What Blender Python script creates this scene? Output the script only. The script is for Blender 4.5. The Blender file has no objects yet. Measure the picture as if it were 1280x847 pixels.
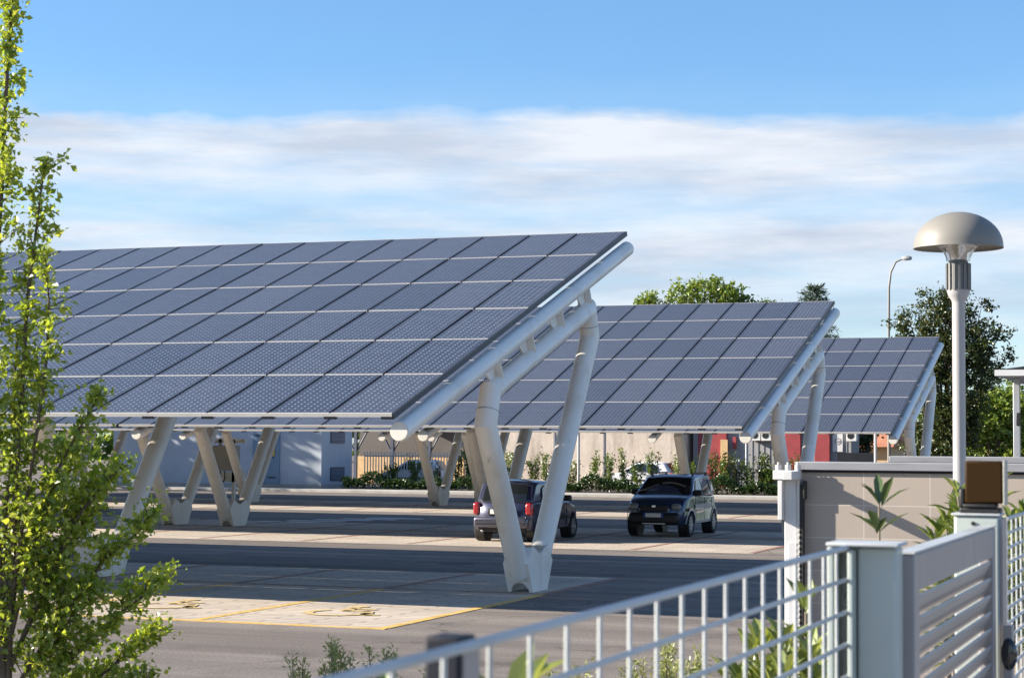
import bpy, bmesh, math, random
from mathutils import Vector, Matrix
R=math.radians
rnd=random.Random(7)
scene=bpy.context.scene
COL=scene.collection

# ------------------------------------------------------------------ materials
def nodes(name):
    m=bpy.data.materials.new(name); m.use_nodes=True
    nt=m.node_tree; b=nt.nodes['Principled BSDF']
    return m,nt,b
def mat(name,col,rough=.6,metal=0.,var=.12,scale=3.,bump=0.,bscale=40.,spec=.5,coat=0.,dirt=None,dscale=1.2):
    m,nt,b=nodes(name)
    b.inputs['Roughness'].default_value=rough; b.inputs['Metallic'].default_value=metal
    b.inputs['Specular IOR Level'].default_value=spec; b.inputs['Coat Weight'].default_value=coat
    b.inputs['Coat Roughness'].default_value=.08
    tc=nt.nodes.new('ShaderNodeTexCoord')
    n=nt.nodes.new('ShaderNodeTexNoise'); n.inputs['Scale'].default_value=scale; n.inputs['Detail'].default_value=6
    nt.links.new(tc.outputs['Object'],n.inputs['Vector'])
    r=nt.nodes.new('ShaderNodeValToRGB')
    r.color_ramp.elements[0].position=.3; r.color_ramp.elements[1].position=.7
    r.color_ramp.elements[0].color=(*[c*(1-var) for c in col],1); r.color_ramp.elements[1].color=(*[min(1,c*(1+var)) for c in col],1)
    nt.links.new(n.outputs['Fac'],r.inputs['Fac'])
    out=r.outputs['Color']
    if dirt:
        n2=nt.nodes.new('ShaderNodeTexNoise'); n2.inputs['Scale'].default_value=dscale; n2.inputs['Detail'].default_value=8; n2.inputs['Roughness'].default_value=.65
        nt.links.new(tc.outputs['Object'],n2.inputs['Vector'])
        r2=nt.nodes.new('ShaderNodeValToRGB'); r2.color_ramp.elements[0].position=.52; r2.color_ramp.elements[1].position=.75
        mx=nt.nodes.new('ShaderNodeMix'); mx.data_type='RGBA'
        nt.links.new(n2.outputs['Fac'],r2.inputs['Fac']); nt.links.new(r2.outputs['Color'],mx.inputs['Factor'])
        nt.links.new(out,mx.inputs['A']); mx.inputs['B'].default_value=(*dirt,1); out=mx.outputs['Result']
    nt.links.new(out,b.inputs['Base Color'])
    if bump:
        n3=nt.nodes.new('ShaderNodeTexNoise'); n3.inputs['Scale'].default_value=bscale; n3.inputs['Detail'].default_value=4
        nt.links.new(tc.outputs['Object'],n3.inputs['Vector'])
        bp=nt.nodes.new('ShaderNodeBump'); bp.inputs['Strength'].default_value=bump; bp.inputs['Distance'].default_value=.02
        nt.links.new(n3.outputs['Fac'],bp.inputs['Height']); nt.links.new(bp.outputs['Normal'],b.inputs['Normal'])
    return m
def leafmat(name,cols,trans=.45,gloss=.06,vein=False):
    m=bpy.data.materials.new(name); m.use_nodes=True; nt=m.node_tree; nt.nodes.clear()
    o=nt.nodes.new('ShaderNodeOutputMaterial')
    g=nt.nodes.new('ShaderNodeNewGeometry'); r=nt.nodes.new('ShaderNodeValToRGB')
    el=r.color_ramp.elements
    while len(el)<len(cols): el.new(.5)
    for i,c in enumerate(cols): el[i].position=i/max(1,len(cols)-1); el[i].color=(*c,1)
    nt.links.new(g.outputs['Random Per Island'],r.inputs['Fac'])
    d=nt.nodes.new('ShaderNodeBsdfDiffuse'); t=nt.nodes.new('ShaderNodeBsdfTranslucent'); gl=nt.nodes.new('ShaderNodeBsdfGlossy'); gl.inputs['Roughness'].default_value=.35
    gl.inputs['Color'].default_value=(.8,.85,.8,1)
    m1=nt.nodes.new('ShaderNodeMixShader'); m2=nt.nodes.new('ShaderNodeMixShader')
    m1.inputs[0].default_value=trans; m2.inputs[0].default_value=gloss
    mul=nt.nodes.new('ShaderNodeMix'); mul.data_type='RGBA'; mul.blend_type='MULTIPLY'; mul.inputs['Factor'].default_value=1; mul.inputs['B'].default_value=(1.25,1.2,.6,1)
    nt.links.new(r.outputs['Color'],d.inputs['Color']); nt.links.new(r.outputs['Color'],mul.inputs['A']); nt.links.new(mul.outputs['Result'],t.inputs['Color'])
    nt.links.new(d.outputs[0],m1.inputs[1]); nt.links.new(t.outputs[0],m1.inputs[2])
    nt.links.new(m1.outputs[0],m2.inputs[1]); nt.links.new(gl.outputs[0],m2.inputs[2]); nt.links.new(m2.outputs[0],o.inputs['Surface'])
    return m

M={}
M['paint']=mat('white_tube_paint',(.87,.83,.76),.36,var=.03,scale=1.3,dirt=(.68,.61,.51),dscale=.9)
def streaks(m,col,sc,lo,hi):
    nt=m.node_tree; L=nt.links; b=nt.nodes['Principled BSDF']; src=b.inputs['Base Color'].links[0].from_socket
    tc=nt.nodes.new('ShaderNodeTexCoord'); mp=nt.nodes.new('ShaderNodeMapping'); mp.inputs['Scale'].default_value=sc; L.new(tc.outputs['Object'],mp.inputs['Vector'])
    n=nt.nodes.new('ShaderNodeTexNoise'); n.inputs['Scale'].default_value=1; n.inputs['Detail'].default_value=7; n.inputs['Roughness'].default_value=.6; L.new(mp.outputs[0],n.inputs['Vector'])
    r=nt.nodes.new('ShaderNodeValToRGB'); r.color_ramp.elements[0].position=lo; r.color_ramp.elements[1].position=hi; L.new(n.outputs['Fac'],r.inputs['Fac'])
    mx=nt.nodes.new('ShaderNodeMix'); mx.data_type='RGBA'; L.new(r.outputs['Color'],mx.inputs['Factor']); L.new(src,mx.inputs['A']); mx.inputs['B'].default_value=(*col,1); L.new(mx.outputs['Result'],b.inputs['Base Color'])
streaks(M['paint'],(.50,.42,.34),(9,9,.8),.63,.82)
M['cap']=mat('cream_cap_paint',(.64,.61,.55),.5,var=.04)
M['alu']=mat('aluminium_frame',(.52,.51,.49),.5,metal=0,var=.06)
M['frameside']=mat('shade_dark_frame_side',(.035,.04,.055),.5,var=.1)  # dark tone stands for the shade in panel gaps and along edges
M['galv']=mat('galvanised_rail',(.45,.46,.47),.45,metal=.6,var=.1)
M['black']=mat('black_plastic',(.015,.015,.016),.5,var=.2)
M['rubber']=mat('black_rubber',(.02,.02,.021),.8,var=.2)
M['asphalt_kerb']=mat('concrete_kerb',(.42,.41,.39),.85,var=.12,scale=2,bump=.3,dirt=(.26,.25,.23))
M['fence']=mat('fence_paint_light_grey',(.42,.445,.46),.42,var=.05,scale=4,dirt=(.29,.31,.31),dscale=3)
M['post']=mat('gate_paint_pale_green_grey',(.40,.45,.43),.4,var=.04,scale=4,dirt=(.35,.39,.38),dscale=2.5)
M['gate']=mat('gate_paint_shaded_mauve_grey',(.30,.285,.29),.42,var=.05,scale=4)  # mauve grey holds the shade on the gate's side-facing faces
M['darkpost']=mat('dark_steel_post',(.018,.02,.028),.6,var=.15,spec=.2)
M['cabin']=mat('pale_blue_render',(.45,.50,.565),.8,var=.05,scale=.7,dirt=(.38,.43,.50))
M['cabin_door']=mat('blue_steel_door',(.17,.27,.38),.5,var=.06)
M['beige']=mat('beige_stucco',(.58,.50,.425),.9,var=.1,scale=1.5,bump=.6,bscale=6,dirt=(.50,.40,.33))
M['greywall']=mat('grey_corrugated_wall',(.30,.30,.31),.7,var=.06,scale=.6)
M['red']=mat('red_painted_panel',(.30,.045,.05),.6,var=.12)
M['darkshed']=mat('shed_back_wall_brown_grey',(.13,.12,.115),.9,var=.15,scale=.4)
M['steelblue']=mat('shed_steel',(.07,.085,.12),.6,var=.1)
M['roof_red']=mat('terracotta_roof',(.40,.17,.10),.85,var=.2,scale=4)
M['ochre']=mat('ochre_house_render',(.62,.42,.22),.9,var=.1)
M['capsteel']=mat('grey_coping_metal',(.26,.265,.285),.45,var=.05,scale=2)
streaks(M['capsteel'],(.17,.165,.16),(2,2,14),.55,.75)
M['lampgrey']=mat('lamp_shade_paint_grey_beige',(.21,.20,.178),.5,var=.04)
M['lamprib']=mat('lamp_housing_grey',(.17,.17,.17),.5,var=.06)
M['lamppole']=mat('lamp_pole_paint',(.36,.355,.365),.4,var=.05)
M['yellow']=mat('road_paint_yellow',(.58,.37,.09),.8,var=.25,scale=6,dirt=(.48,.40,.30),dscale=3)
M['yellow_worn']=mat('worn_road_paint_yellow',(.54,.40,.18),.85,var=.2,scale=5,dirt=(.52,.44,.35),dscale=5)
M['whiteline']=mat('road_paint_white',(.62,.62,.6),.8,var=.15,scale=6,dirt=(.35,.34,.33),dscale=4)
M['brickline']=mat('red_paver_line',(.27,.15,.115),.85,var=.2,scale=4)
M['bark']=mat('young_bark',(.10,.075,.055),.9,var=.3,scale=14,bump=.5,bscale=60)
M['twig']=mat('pale_twig_bark',(.20,.165,.13),.85,var=.2,scale=14)
M['soil']=mat('planting_soil',(.09,.07,.05),.95,var=.3,scale=3,bump=.6)
M['pavement']=mat('pavement_concrete',(.40,.385,.36),.9,var=.1,scale=2,bump=.2)
M['signw']=mat('white_sign',(.58,.58,.585),.5,var=.03)
M['signy']=mat('yellow_sign',(.72,.48,.02),.5,var=.03)
M['signb']=mat('blue_sign',(.04,.12,.42),.5,var=.03)
M['box']=mat('grey_beige_cabinet',(.40,.39,.35),.5,var=.06)
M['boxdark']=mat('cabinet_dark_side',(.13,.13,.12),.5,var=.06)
M['green']=mat('green_plastic_bin',(.008,.10,.055),.45,var=.1)
M['chrome']=mat('bright_metal',(.75,.75,.76),.18,metal=1,var=.03)
M['rim']=mat('alloy_rim',(.55,.56,.58),.3,metal=.8,var=.05)
M['tyre']=mat('tyre_rubber',(.018,.018,.019),.85,var=.2)
M['redlens']=mat('red_tail_lens',(.30,.012,.016),.2,var=.05,coat=1)
M['orangelens']=mat('orange_lens',(.7,.22,.03),.2,var=.05,coat=1)
M['amber']=mat('dark_amber_lens',(.030,.014,.0025),.6,var=.1,spec=.12)
M['platew']=mat('number_plate_white',(.72,.72,.68),.4,var=.02)
M['plateb']=mat('number_plate_blue',(.03,.08,.35),.4,var=.02)
M['whitecar']=mat('white_car_paint',(.75,.76,.78),.25,var=.02,coat=1)
M['acwhite']=mat('air_conditioner_white',(.66,.66,.64),.5,var=.03)

streaks(M['tiles'] if 'tiles' in M else M['beige'],(.36,.30,.25),(2.2,2.2,.25),.52,.74)
streaks(M['fence'],(.20,.17,.14),(30,30,14),.66,.74)
streaks(M['post'],(.27,.28,.26),(14,14,1.6),.60,.78)
streaks(M['gate'],(.20,.19,.185),(12,12,5),.60,.78)
def carpaint(name,col):
    m,nt,b=nodes(name); b.inputs['Base Color'].default_value=(*col,1); b.inputs['Metallic'].default_value=.35; b.inputs['Roughness'].default_value=.32
    b.inputs['Coat Weight'].default_value=1; b.inputs['Coat Roughness'].default_value=.04
    return m
M['panda']=carpaint('dark_blue_grey_car_paint',(.03,.055,.125))
M['silver']=carpaint('silver_car_paint',(.55,.55,.55))
M['corsa']=carpaint('dusty_blue_car_paint',(.035,.04,.08))
M['bumperblue']=carpaint('pale_bumper_paint',(.065,.065,.095))
def glassmat(name,col=(.012,.015,.017),rough=.03):
    m,nt,b=nodes(name); b.inputs['Base Color'].default_value=(*col,1); b.inputs['Roughness'].default_value=rough; b.inputs['Specular IOR Level'].default_value=.6; b.inputs['Coat Weight'].default_value=.3
    return m
M['glass']=glassmat('dark_car_glass')
def clear(name):
    m,nt,b=nodes(name); b.inputs['Base Color'].default_value=(.9,.9,.9,1); b.inputs['Roughness'].default_value=.05; b.inputs['Transmission Weight'].default_value=.95; b.inputs['IOR'].default_value=1.3
    return m
M['clear']=clear('clear_lamp_glass')
M['headlight']=glassmat('headlight_lens',(.22,.23,.24),.08)

# solar cells
def cellmat():
    m,nt,b=nodes('solar_cells')
    L=nt.links
    uv=nt.nodes.new('ShaderNodeUVMap')
    sx=nt.nodes.new('ShaderNodeSeparateXYZ'); L.new(uv.outputs['UV'],sx.inputs[0])
    def math_(op,a,bb=None):
        n=nt.nodes.new('ShaderNodeMath'); n.operation=op
        for i,v in enumerate((a,bb)):
            if v is None: continue
            if isinstance(v,(int,float)): n.inputs[i].default_value=v
            else: L.new(v,n.inputs[i])
        return n.outputs[0]
    def pp(v): return math_('PINGPONG',v,.5)       # distance to nearest cell border
    du=pp(sx.outputs['X']); dv=pp(sx.outputs['Y'])
    dia=math_('LESS_THAN',math_('ADD',du,math_('MULTIPLY',dv,.85)),.16)
    gap=math_('LESS_THAN',math_('MINIMUM',du,dv),.022)
    # bus bars: two per cell along the slope
    bx=math_('PINGPONG',math_('ADD',math_('MULTIPLY',sx.outputs['X'],2.),.5),.5)
    bus=math_('MULTIPLY',math_('LESS_THAN',bx,.045),.10)
    mask=math_('MAXIMUM',dia,math_('MAXIMUM',math_('MULTIPLY',gap,.12),bus))
    geo=nt.nodes.new('ShaderNodeObjectInfo')
    mixv=nt.nodes.new('ShaderNodeMix'); mixv.data_type='RGBA'
    mixv.inputs['A'].default_value=(.032,.039,.058,1); mixv.inputs['B'].default_value=(.052,.060,.082,1)
    L.new(geo.outputs['Random'],mixv.inputs['Factor'])
    # per cell tint
    wn=nt.nodes.new('ShaderNodeTexWhiteNoise'); wn.noise_dimensions='3D'
    fl=nt.nodes.new('ShaderNodeVectorMath'); fl.operation='FLOOR'; L.new(uv.outputs['UV'],fl.inputs[0]); L.new(fl.outputs[0],wn.inputs['Vector'])
    hv=nt.nodes.new('ShaderNodeHueSaturation'); L.new(mixv.outputs['Result'],hv.inputs['Color'])
    vv=nt.nodes.new('ShaderNodeMapRange'); vv.inputs['To Min'].default_value=.85; vv.inputs['To Max'].default_value=1.15; L.new(wn.outputs['Value'],vv.inputs['Value']); L.new(vv.outputs[0],hv.inputs['Value'])
    mx=nt.nodes.new('ShaderNodeMix'); mx.data_type='RGBA'; L.new(hv.outputs['Color'],mx.inputs['A']); mx.inputs['B'].default_value=(.33,.35,.39,1)
    L.new(mask,mx.inputs['Factor']); L.new(mx.outputs['Result'],b.inputs['Base Color'])
    b.inputs['Roughness'].default_value=.34; b.inputs['Specular IOR Level'].default_value=.5
    return m
M['cells']=cellmat()

def groundmat():
    m,nt,b=nodes('asphalt'); L=nt.links
    tc=nt.nodes.new('ShaderNodeTexCoord')
    n=nt.nodes.new('ShaderNodeTexNoise'); n.inputs['Scale'].default_value=.22; n.inputs['Detail'].default_value=9; n.inputs['Roughness'].default_value=.62
    mp=nt.nodes.new('ShaderNodeMapping'); mp.inputs['Scale'].default_value=(.35,1,1); L.new(tc.outputs['Object'],mp.inputs['Vector']); L.new(mp.outputs[0],n.inputs['Vector'])
    g=nt.nodes.new('ShaderNodeTexNoise'); g.inputs['Scale'].default_value=28; g.inputs['Detail'].default_value=5; g.inputs['Roughness'].default_value=.8; L.new(tc.outputs['Object'],g.inputs['Vector'])
    r=nt.nodes.new('ShaderNodeValToRGB'); r.color_ramp.elements[0].position=.36; r.color_ramp.elements[1].position=.64
    r.color_ramp.elements[0].color=(.178,.153,.134,1); r.color_ramp.elements[1].color=(.26,.228,.20,1); L.new(n.outputs['Fac'],r.inputs['Fac'])
    r2=nt.nodes.new('ShaderNodeValToRGB'); r2.color_ramp.elements[0].position=.36; r2.color_ramp.elements[1].position=.66
    r2.color_ramp.elements[0].color=(.55,.55,.55,1); r2.color_ramp.elements[1].color=(1.25,1.25,1.25,1); L.new(g.outputs['Fac'],r2.inputs['Fac'])
    mx=nt.nodes.new('ShaderNodeMix'); mx.data_type='RGBA'; mx.blend_type='MULTIPLY'; mx.inputs['Factor'].default_value=1
    L.new(r.outputs['Color'],mx.inputs['A']); L.new(r2.outputs['Color'],mx.inputs['B'])
    # oil stains, tyre tracks along the lanes and fine cracks
    sn=nt.nodes.new('ShaderNodeTexNoise'); sn.inputs['Scale'].default_value=.9; sn.inputs['Detail'].default_value=6; L.new(tc.outputs['Object'],sn.inputs['Vector'])
    sr=nt.nodes.new('ShaderNodeValToRGB'); sr.color_ramp.elements[0].position=.58; sr.color_ramp.elements[1].position=.72; sr.color_ramp.elements[0].color=(1,1,1,1); sr.color_ramp.elements[1].color=(.66,.66,.67,1); L.new(sn.outputs['Fac'],sr.inputs['Fac'])
    mp2=nt.nodes.new('ShaderNodeMapping'); mp2.inputs['Scale'].default_value=(.03,1.3,1); L.new(tc.outputs['Object'],mp2.inputs['Vector'])
    tn=nt.nodes.new('ShaderNodeTexNoise'); tn.inputs['Scale'].default_value=1.0; tn.inputs['Detail'].default_value=4; L.new(mp2.outputs[0],tn.inputs['Vector'])
    tr_=nt.nodes.new('ShaderNodeValToRGB'); tr_.color_ramp.elements[0].position=.45; tr_.color_ramp.elements[1].position=.62; tr_.color_ramp.elements[0].color=(.80,.80,.81,1); tr_.color_ramp.elements[1].color=(1.08,1.08,1.08,1); L.new(tn.outputs['Fac'],tr_.inputs['Fac'])
    vo=nt.nodes.new('ShaderNodeTexVoronoi'); vo.feature='DISTANCE_TO_EDGE'; vo.inputs['Scale'].default_value=.28; vo.inputs['Randomness'].default_value=1
    wv=nt.nodes.new('ShaderNodeVectorMath'); wv.operation='ADD'; sc_=nt.nodes.new('ShaderNodeVectorMath'); sc_.operation='SCALE'; sc_.inputs['Scale'].default_value=1.2; L.new(sn.outputs['Color'],sc_.inputs[0]); L.new(sc_.outputs[0],wv.inputs[0]); L.new(tc.outputs['Object'],wv.inputs[1]); L.new(wv.outputs[0],vo.inputs['Vector'])
    vr=nt.nodes.new('ShaderNodeValToRGB'); vr.color_ramp.elements[0].position=.0; vr.color_ramp.elements[1].position=.007; vr.color_ramp.elements[0].color=(.55,.55,.55,1); vr.color_ramp.elements[1].color=(1,1,1,1); L.new(vo.outputs['Distance'],vr.inputs['Fac'])
    cur=mx.outputs['Result']
    for q in (sr,tr_,vr):
        m2=nt.nodes.new('ShaderNodeMix'); m2.data_type='RGBA'; m2.blend_type='MULTIPLY'; m2.inputs['Factor'].default_value=1; L.new(cur,m2.inputs['A']); L.new(q.outputs['Color'],m2.inputs['B']); cur=m2.outputs['Result']
    L.new(cur,b.inputs['Base Color'])
    b.inputs['Roughness'].default_value=.9; b.inputs['Specular IOR Level'].default_value=.25
    bp=nt.nodes.new('ShaderNodeBump'); bp.inputs['Strength'].default_value=.5; bp.inputs['Distance'].default_value=.01; L.new(g.outputs['Fac'],bp.inputs['Height']); L.new(bp.outputs[0],b.inputs['Normal'])
    return m
M['asphalt']=groundmat()
def brickmat(name,c1,c2,mortar,w,h,msize,rough=.85,off=.5,axes='XY',noise=.25,bump=.4):
    m,nt,b=nodes(name); L=nt.links
    tc=nt.nodes.new('ShaderNodeTexCoord'); sp=nt.nodes.new('ShaderNodeSeparateXYZ'); cb=nt.nodes.new('ShaderNodeCombineXYZ')
    L.new(tc.outputs['Object'],sp.inputs[0]); L.new(sp.outputs[axes[0]],cb.inputs['X']); L.new(sp.outputs[axes[1]],cb.inputs['Y'])
    br=nt.nodes.new('ShaderNodeTexBrick'); br.offset=off; br.inputs['Scale'].default_value=1
    br.inputs['Color1'].default_value=(*c1,1); br.inputs['Color2'].default_value=(*c2,1); br.inputs['Mortar'].default_value=(*mortar,1)
    br.inputs['Brick Width'].default_value=w; br.inputs['Row Height'].default_value=h; br.inputs['Mortar Size'].default_value=msize; br.inputs['Mortar Smooth'].default_value=.2
    L.new(cb.outputs[0],br.inputs['Vector'])
    n=nt.nodes.new('ShaderNodeTexNoise'); n.inputs['Scale'].default_value=.6; n.inputs['Detail'].default_value=9; n.inputs['Roughness'].default_value=.7; L.new(tc.outputs['Object'],n.inputs['Vector'])
    mr=nt.nodes.new('ShaderNodeMapRange'); mr.inputs['From Min'].default_value=.3; mr.inputs['From Max'].default_value=.7; mr.inputs['To Min'].default_value=1-noise; mr.inputs['To Max'].default_value=1+noise*.6; L.new(n.outputs['Fac'],mr.inputs['Value'])
    mx=nt.nodes.new('ShaderNodeVectorMath'); mx.operation='SCALE'; L.new(br.outputs['Color'],mx.inputs[0]); L.new(mr.outputs[0],mx.inputs['Scale'])
    L.new(mx.outputs[0],b.inputs['Base Color']); b.inputs['Roughness'].default_value=rough
    bp=nt.nodes.new('ShaderNodeBump'); bp.invert=True; bp.inputs['Strength'].default_value=bump; bp.inputs['Distance'].default_value=.01; L.new(br.outputs['Fac'],bp.inputs['Height']); L.new(bp.outputs[0],b.inputs['Normal'])
    return m
M['pavers']=brickmat('concrete_pavers',(.54,.46,.37),(.46,.395,.325),(.25,.215,.18),1.26,.21,.022)
M['tiles']=brickmat('grey_stone_tiles',(.37,.315,.265),(.33,.285,.245),(.52,.47,.42),.6,.3,.0035,rough=.55,off=0,axes='XZ',noise=.10,bump=.1)

# ------------------------------------------------------------------ mesh helpers
class MB:
    def __init__(s): s.v=[]; s.f=[]; s.mi=[]
    def add(s,vs,fs,mi=0):
        o=len(s.v); s.v+= [tuple(v) for v in vs]; s.f+=[tuple(i+o for i in f) for f in fs]; s.mi+=[mi]*len(fs); return s
    def box(s,x0,x1,y0,y1,z0,z1,mi=0,M_=None):
        vs=[Vector(p) for p in ((x0,y0,z0),(x1,y0,z0),(x1,y1,z0),(x0,y1,z0),(x0,y0,z1),(x1,y0,z1),(x1,y1,z1),(x0,y1,z1))]
        if M_: vs=[M_@v for v in vs]
        return s.add(vs,[(0,3,2,1),(4,5,6,7),(0,1,5,4),(1,2,6,5),(2,3,7,6),(3,0,4,7)],mi)
    def quad(s,a,b,c,d,mi=0): return s.add([a,b,c,d],[(0,1,2,3)],mi)
    def sweep(s,pts,rad,seg=20,mi=0,caps=True):
        pts=[Vector(p) for p in pts]; n=len(pts)
        rs=rad if isinstance(rad,(list,tuple)) else [rad]*n
        d=[(pts[i+1]-pts[i]).normalized() for i in range(n-1)]
        ref=Vector((1,0,0)) if abs(d[0].x)<.9 else Vector((0,1,0))
        a=d[0].cross(ref).normalized(); rings=[]
        prev=d[0]
        for i in range(n):
            t=d[0] if i==0 else d[-1] if i==n-1 else (d[i-1]+d[i]).normalized()
            if i>0:
                q=prev.rotation_difference(d[min(i,n-2)] if i<n-1 else d[-1])
            # base frame on incoming direction
            din=d[max(0,i-1)]
            a=(a-din*a.dot(din)).normalized(); b=din.cross(a)
            ring=[]
            for k in range(seg):
                th=2*math.pi*k/seg
                o=a*math.cos(th)*rs[i]+b*math.sin(th)*rs[i]
                # shear along incoming direction onto mitre plane
                den=t.dot(din)
                o=o-din*(o.dot(t)/den)
                ring.append(pts[i]+o)
            rings.append(ring)
            if 0<i<n-1:
                q=d[i-1].rotation_difference(d[i]); a=q@a
        vs=[p for r in rings for p in r]; fs=[]
        for i in range(n-1):
            for k in range(seg):
                k2=(k+1)%seg; fs.append((i*seg+k,i*seg+k2,(i+1)*seg+k2,(i+1)*seg+k))
        if caps:
            fs.append(tuple(range(seg-1,-1,-1))); fs.append(tuple((n-1)*seg+k for k in range(seg)))
        return s.add(vs,fs,mi)
    def lathe(s,prof,c=(0,0,0),seg=32,mi=0,M_=None):
        vs=[];fs=[];n=len(prof)
        for r,z in prof:
            for k in range(seg):
                th=2*math.pi*k/seg; v=Vector((c[0]+r*math.cos(th),c[1]+r*math.sin(th),c[2]+z))
                vs.append(M_@v if M_ else v)
        for i in range(n-1):
            for k in range(seg):
                k2=(k+1)%seg; fs.append((i*seg+k,i*seg+k2,(i+1)*seg+k2,(i+1)*seg+k))
        return s.add(vs,fs,mi)
    def prism(s,poly,axis,a0,a1,mi=0,M_=None):
        # poly 2D -> extruded along axis ('x': poly is (y,z); 'y': (x,z); 'z': (x,y))
        def P(p,a): return Vector((a,p[0],p[1])) if axis=='x' else Vector((p[0],a,p[1])) if axis=='y' else Vector((p[0],p[1],a))
        n=len(poly); vs=[P(p,a0) for p in poly]+[P(p,a1) for p in poly]
        if M_: vs=[M_@v for v in vs]
        fs=[tuple(range(n-1,-1,-1)),tuple(range(n,2*n))]+[(i,(i+1)%n,(i+1)%n+n,i+n) for i in range(n)]
        return s.add(vs,fs,mi)
    def build(s,name,mats,parent=None,smooth=35,bevel=0,loc=None,normals=True):
        me=bpy.data.meshes.new(name); me.from_pydata(s.v,[],s.f)
        ms=mats if isinstance(mats,(list,tuple)) else [mats]
        for m in ms: me.materials.append(m)
        if len(ms)>1: me.polygons.foreach_set('material_index',s.mi)
        if normals:
            bm=bmesh.new(); bm.from_mesh(me)
            bmesh.ops.recalc_face_normals(bm,faces=bm.faces[:]); bm.to_mesh(me); bm.free()
        if smooth:
            me.shade_smooth(); me.set_sharp_from_angle(angle=R(smooth))
        me.update()
        o=bpy.data.objects.new(name,me); COL.objects.link(o)
        if parent: o.parent=parent
        if loc: o.location=loc
        if bevel:
            b=o.modifiers.new('bevel','BEVEL'); b.width=bevel; b.segments=2; b.limit_method='ANGLE'; b.angle_limit=R(40)
        return o
def tag(o,label=None,cat=None,group=None,kind=None):
    if label: o['label']=label
    if cat: o['category']=cat
    if group: o['group']=group
    if kind: o['kind']=kind
    return o
def empty(name,loc,label,cat,group=None,rz=0):
    o=bpy.data.objects.new(name,None); COL.objects.link(o); o.location=loc; o.rotation_euler=(0,0,rz); o.empty_display_size=.3
    return tag(o,label,cat,group)
def structure(o): o['kind']='structure'; return o
def copy_tree(o,parent=None):
    c=o.copy(); COL.objects.link(c)
    if parent: c.parent=parent
    for ch in o.children: copy_tree(ch,c)
    return c

# ------------------------------------------------------------------ setting: ground
structure(MB().quad((-420,-60,0),(320,-60,0),(320,620,0),(-420,620,0)).build('ground',M['asphalt'],smooth=0))
ROWY=[0,18.58,37.20]; ROWX=[0,.29,.52]
# parking bays of pavers under each canopy row
for k in range(3):
    y0,y1=22.42+ROWY[k],32.45+ROWY[k]; xr=-10.05+ROWX[k]
    structure(MB().box(-75,xr,y0,y1,-.05,.004).build('parking_pavers',M['pavers'],smooth=0))
    # bay lines (red pavers / yellow paint in the first row)
    ln=MB(); yl=MB()
    for j in range(0,24):
        x=xr-.06-2.70*j
        ln.box(x-.07,x+.07,y0+6.25,y1,-.04,.0085)
        (yl if k==0 else ln).box(x-.07,x+.07,y0+.13,y0+6.05,-.04,.0085)
    ln.box(-75,xr,y0+6.09,y0+6.21,-.04,.0085)
    if k==0:
        yl.box(-75,xr,y0-.02,y0+.11,-.04,.0085)
        structure(yl.build('yellow_bay_lines',M['yellow'],smooth=0))
    structure(ln.build('red_bay_lines',M['brickline'],smooth=0))
# wheelchair symbols painted in the first two front bays
def wheelchair(cx,cy,s):
    b=MB(); z=.0125
    def disc(x,y,r0,r1,a0=0,a1=360,n=28):
        for i in range(n):
            t0=R(a0+(a1-a0)*i/n); t1=R(a0+(a1-a0)*(i+1)/n)
            b.quad(*[(cx+s*(x+r*math.cos(t)),cy+s*(y+r*math.sin(t)),z) for r,t in ((r0,t0),(r1,t0),(r1,t1),(r0,t1))])
    def bar(p,q,w):
        p=Vector(p); q=Vector(q); d=(q-p).normalized(); n=Vector((-d.y,d.x))*w/2
        b.quad(*[(cx+s*v.x,cy+s*v.y,z) for v in (p-n,q-n,q+n,p+n)])
    disc(-.12,.86,0,.1); bar((-.12,.74),(-.05,.32),.13); bar((-.1,.58),(.2,.58),.09); bar((-.08,.34),(.24,.34),.12)
    bar((.20,.36),(.36,-.05),.12); bar((.33,-.04),(.48,.02),.1); disc(-.02,.12,.26,.36,130,372)
    return structure(b.build('wheelchair_symbol',M['yellow_worn'],smooth=0,normals=False))
wheelchair(-11.55,24.1,1.35); wheelchair(-14.3,24.1,1.35); wheelchair(-17.0,24.1,1.35)
# hatched pedestrian crossing
zb=MB()
for i in range(5):
    x=-23.3-.42*i; y=54.6-.95*i
    zb.box(x-1.8,x,y-.22,y+.22,-.04,.005)
structure(zb.build('crossing_stripes',M['whiteline'],smooth=0))
# far kerb, pavement and planting strip
structure(MB().box(-80,-2,80.6,81.0,-.1,.13).build('kerb',M['asphalt_kerb'],smooth=0,bevel=.02))
structure(MB().box(-80,-2,81.002,82.3,-.1,.125).build('pavement',M['pavement'],smooth=0))
structure(MB().box(-39.9,-2,82.31,95.9,-.1,.118).build('planting_strip',M['soil'],smooth=0))
# planting bed and raised footpath along the fence
structure(MB().box(-4.6,-.9,1.0,17.4,-.1,.12).build('planting_bed',M['soil'],smooth=0))
structure(MB().box(-.70,4,-6,17,-.1,.7).build('footpath',M['pavement'],smooth=0))
# manhole
for x,y in ((-14.2,35.0),(-26.8,49.1)):
    structure(MB().lathe([(0,.006),(.36,.006),(.38,-.02)],(x,y,0),32).build('manhole_cover',M['darkpost']))

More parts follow.
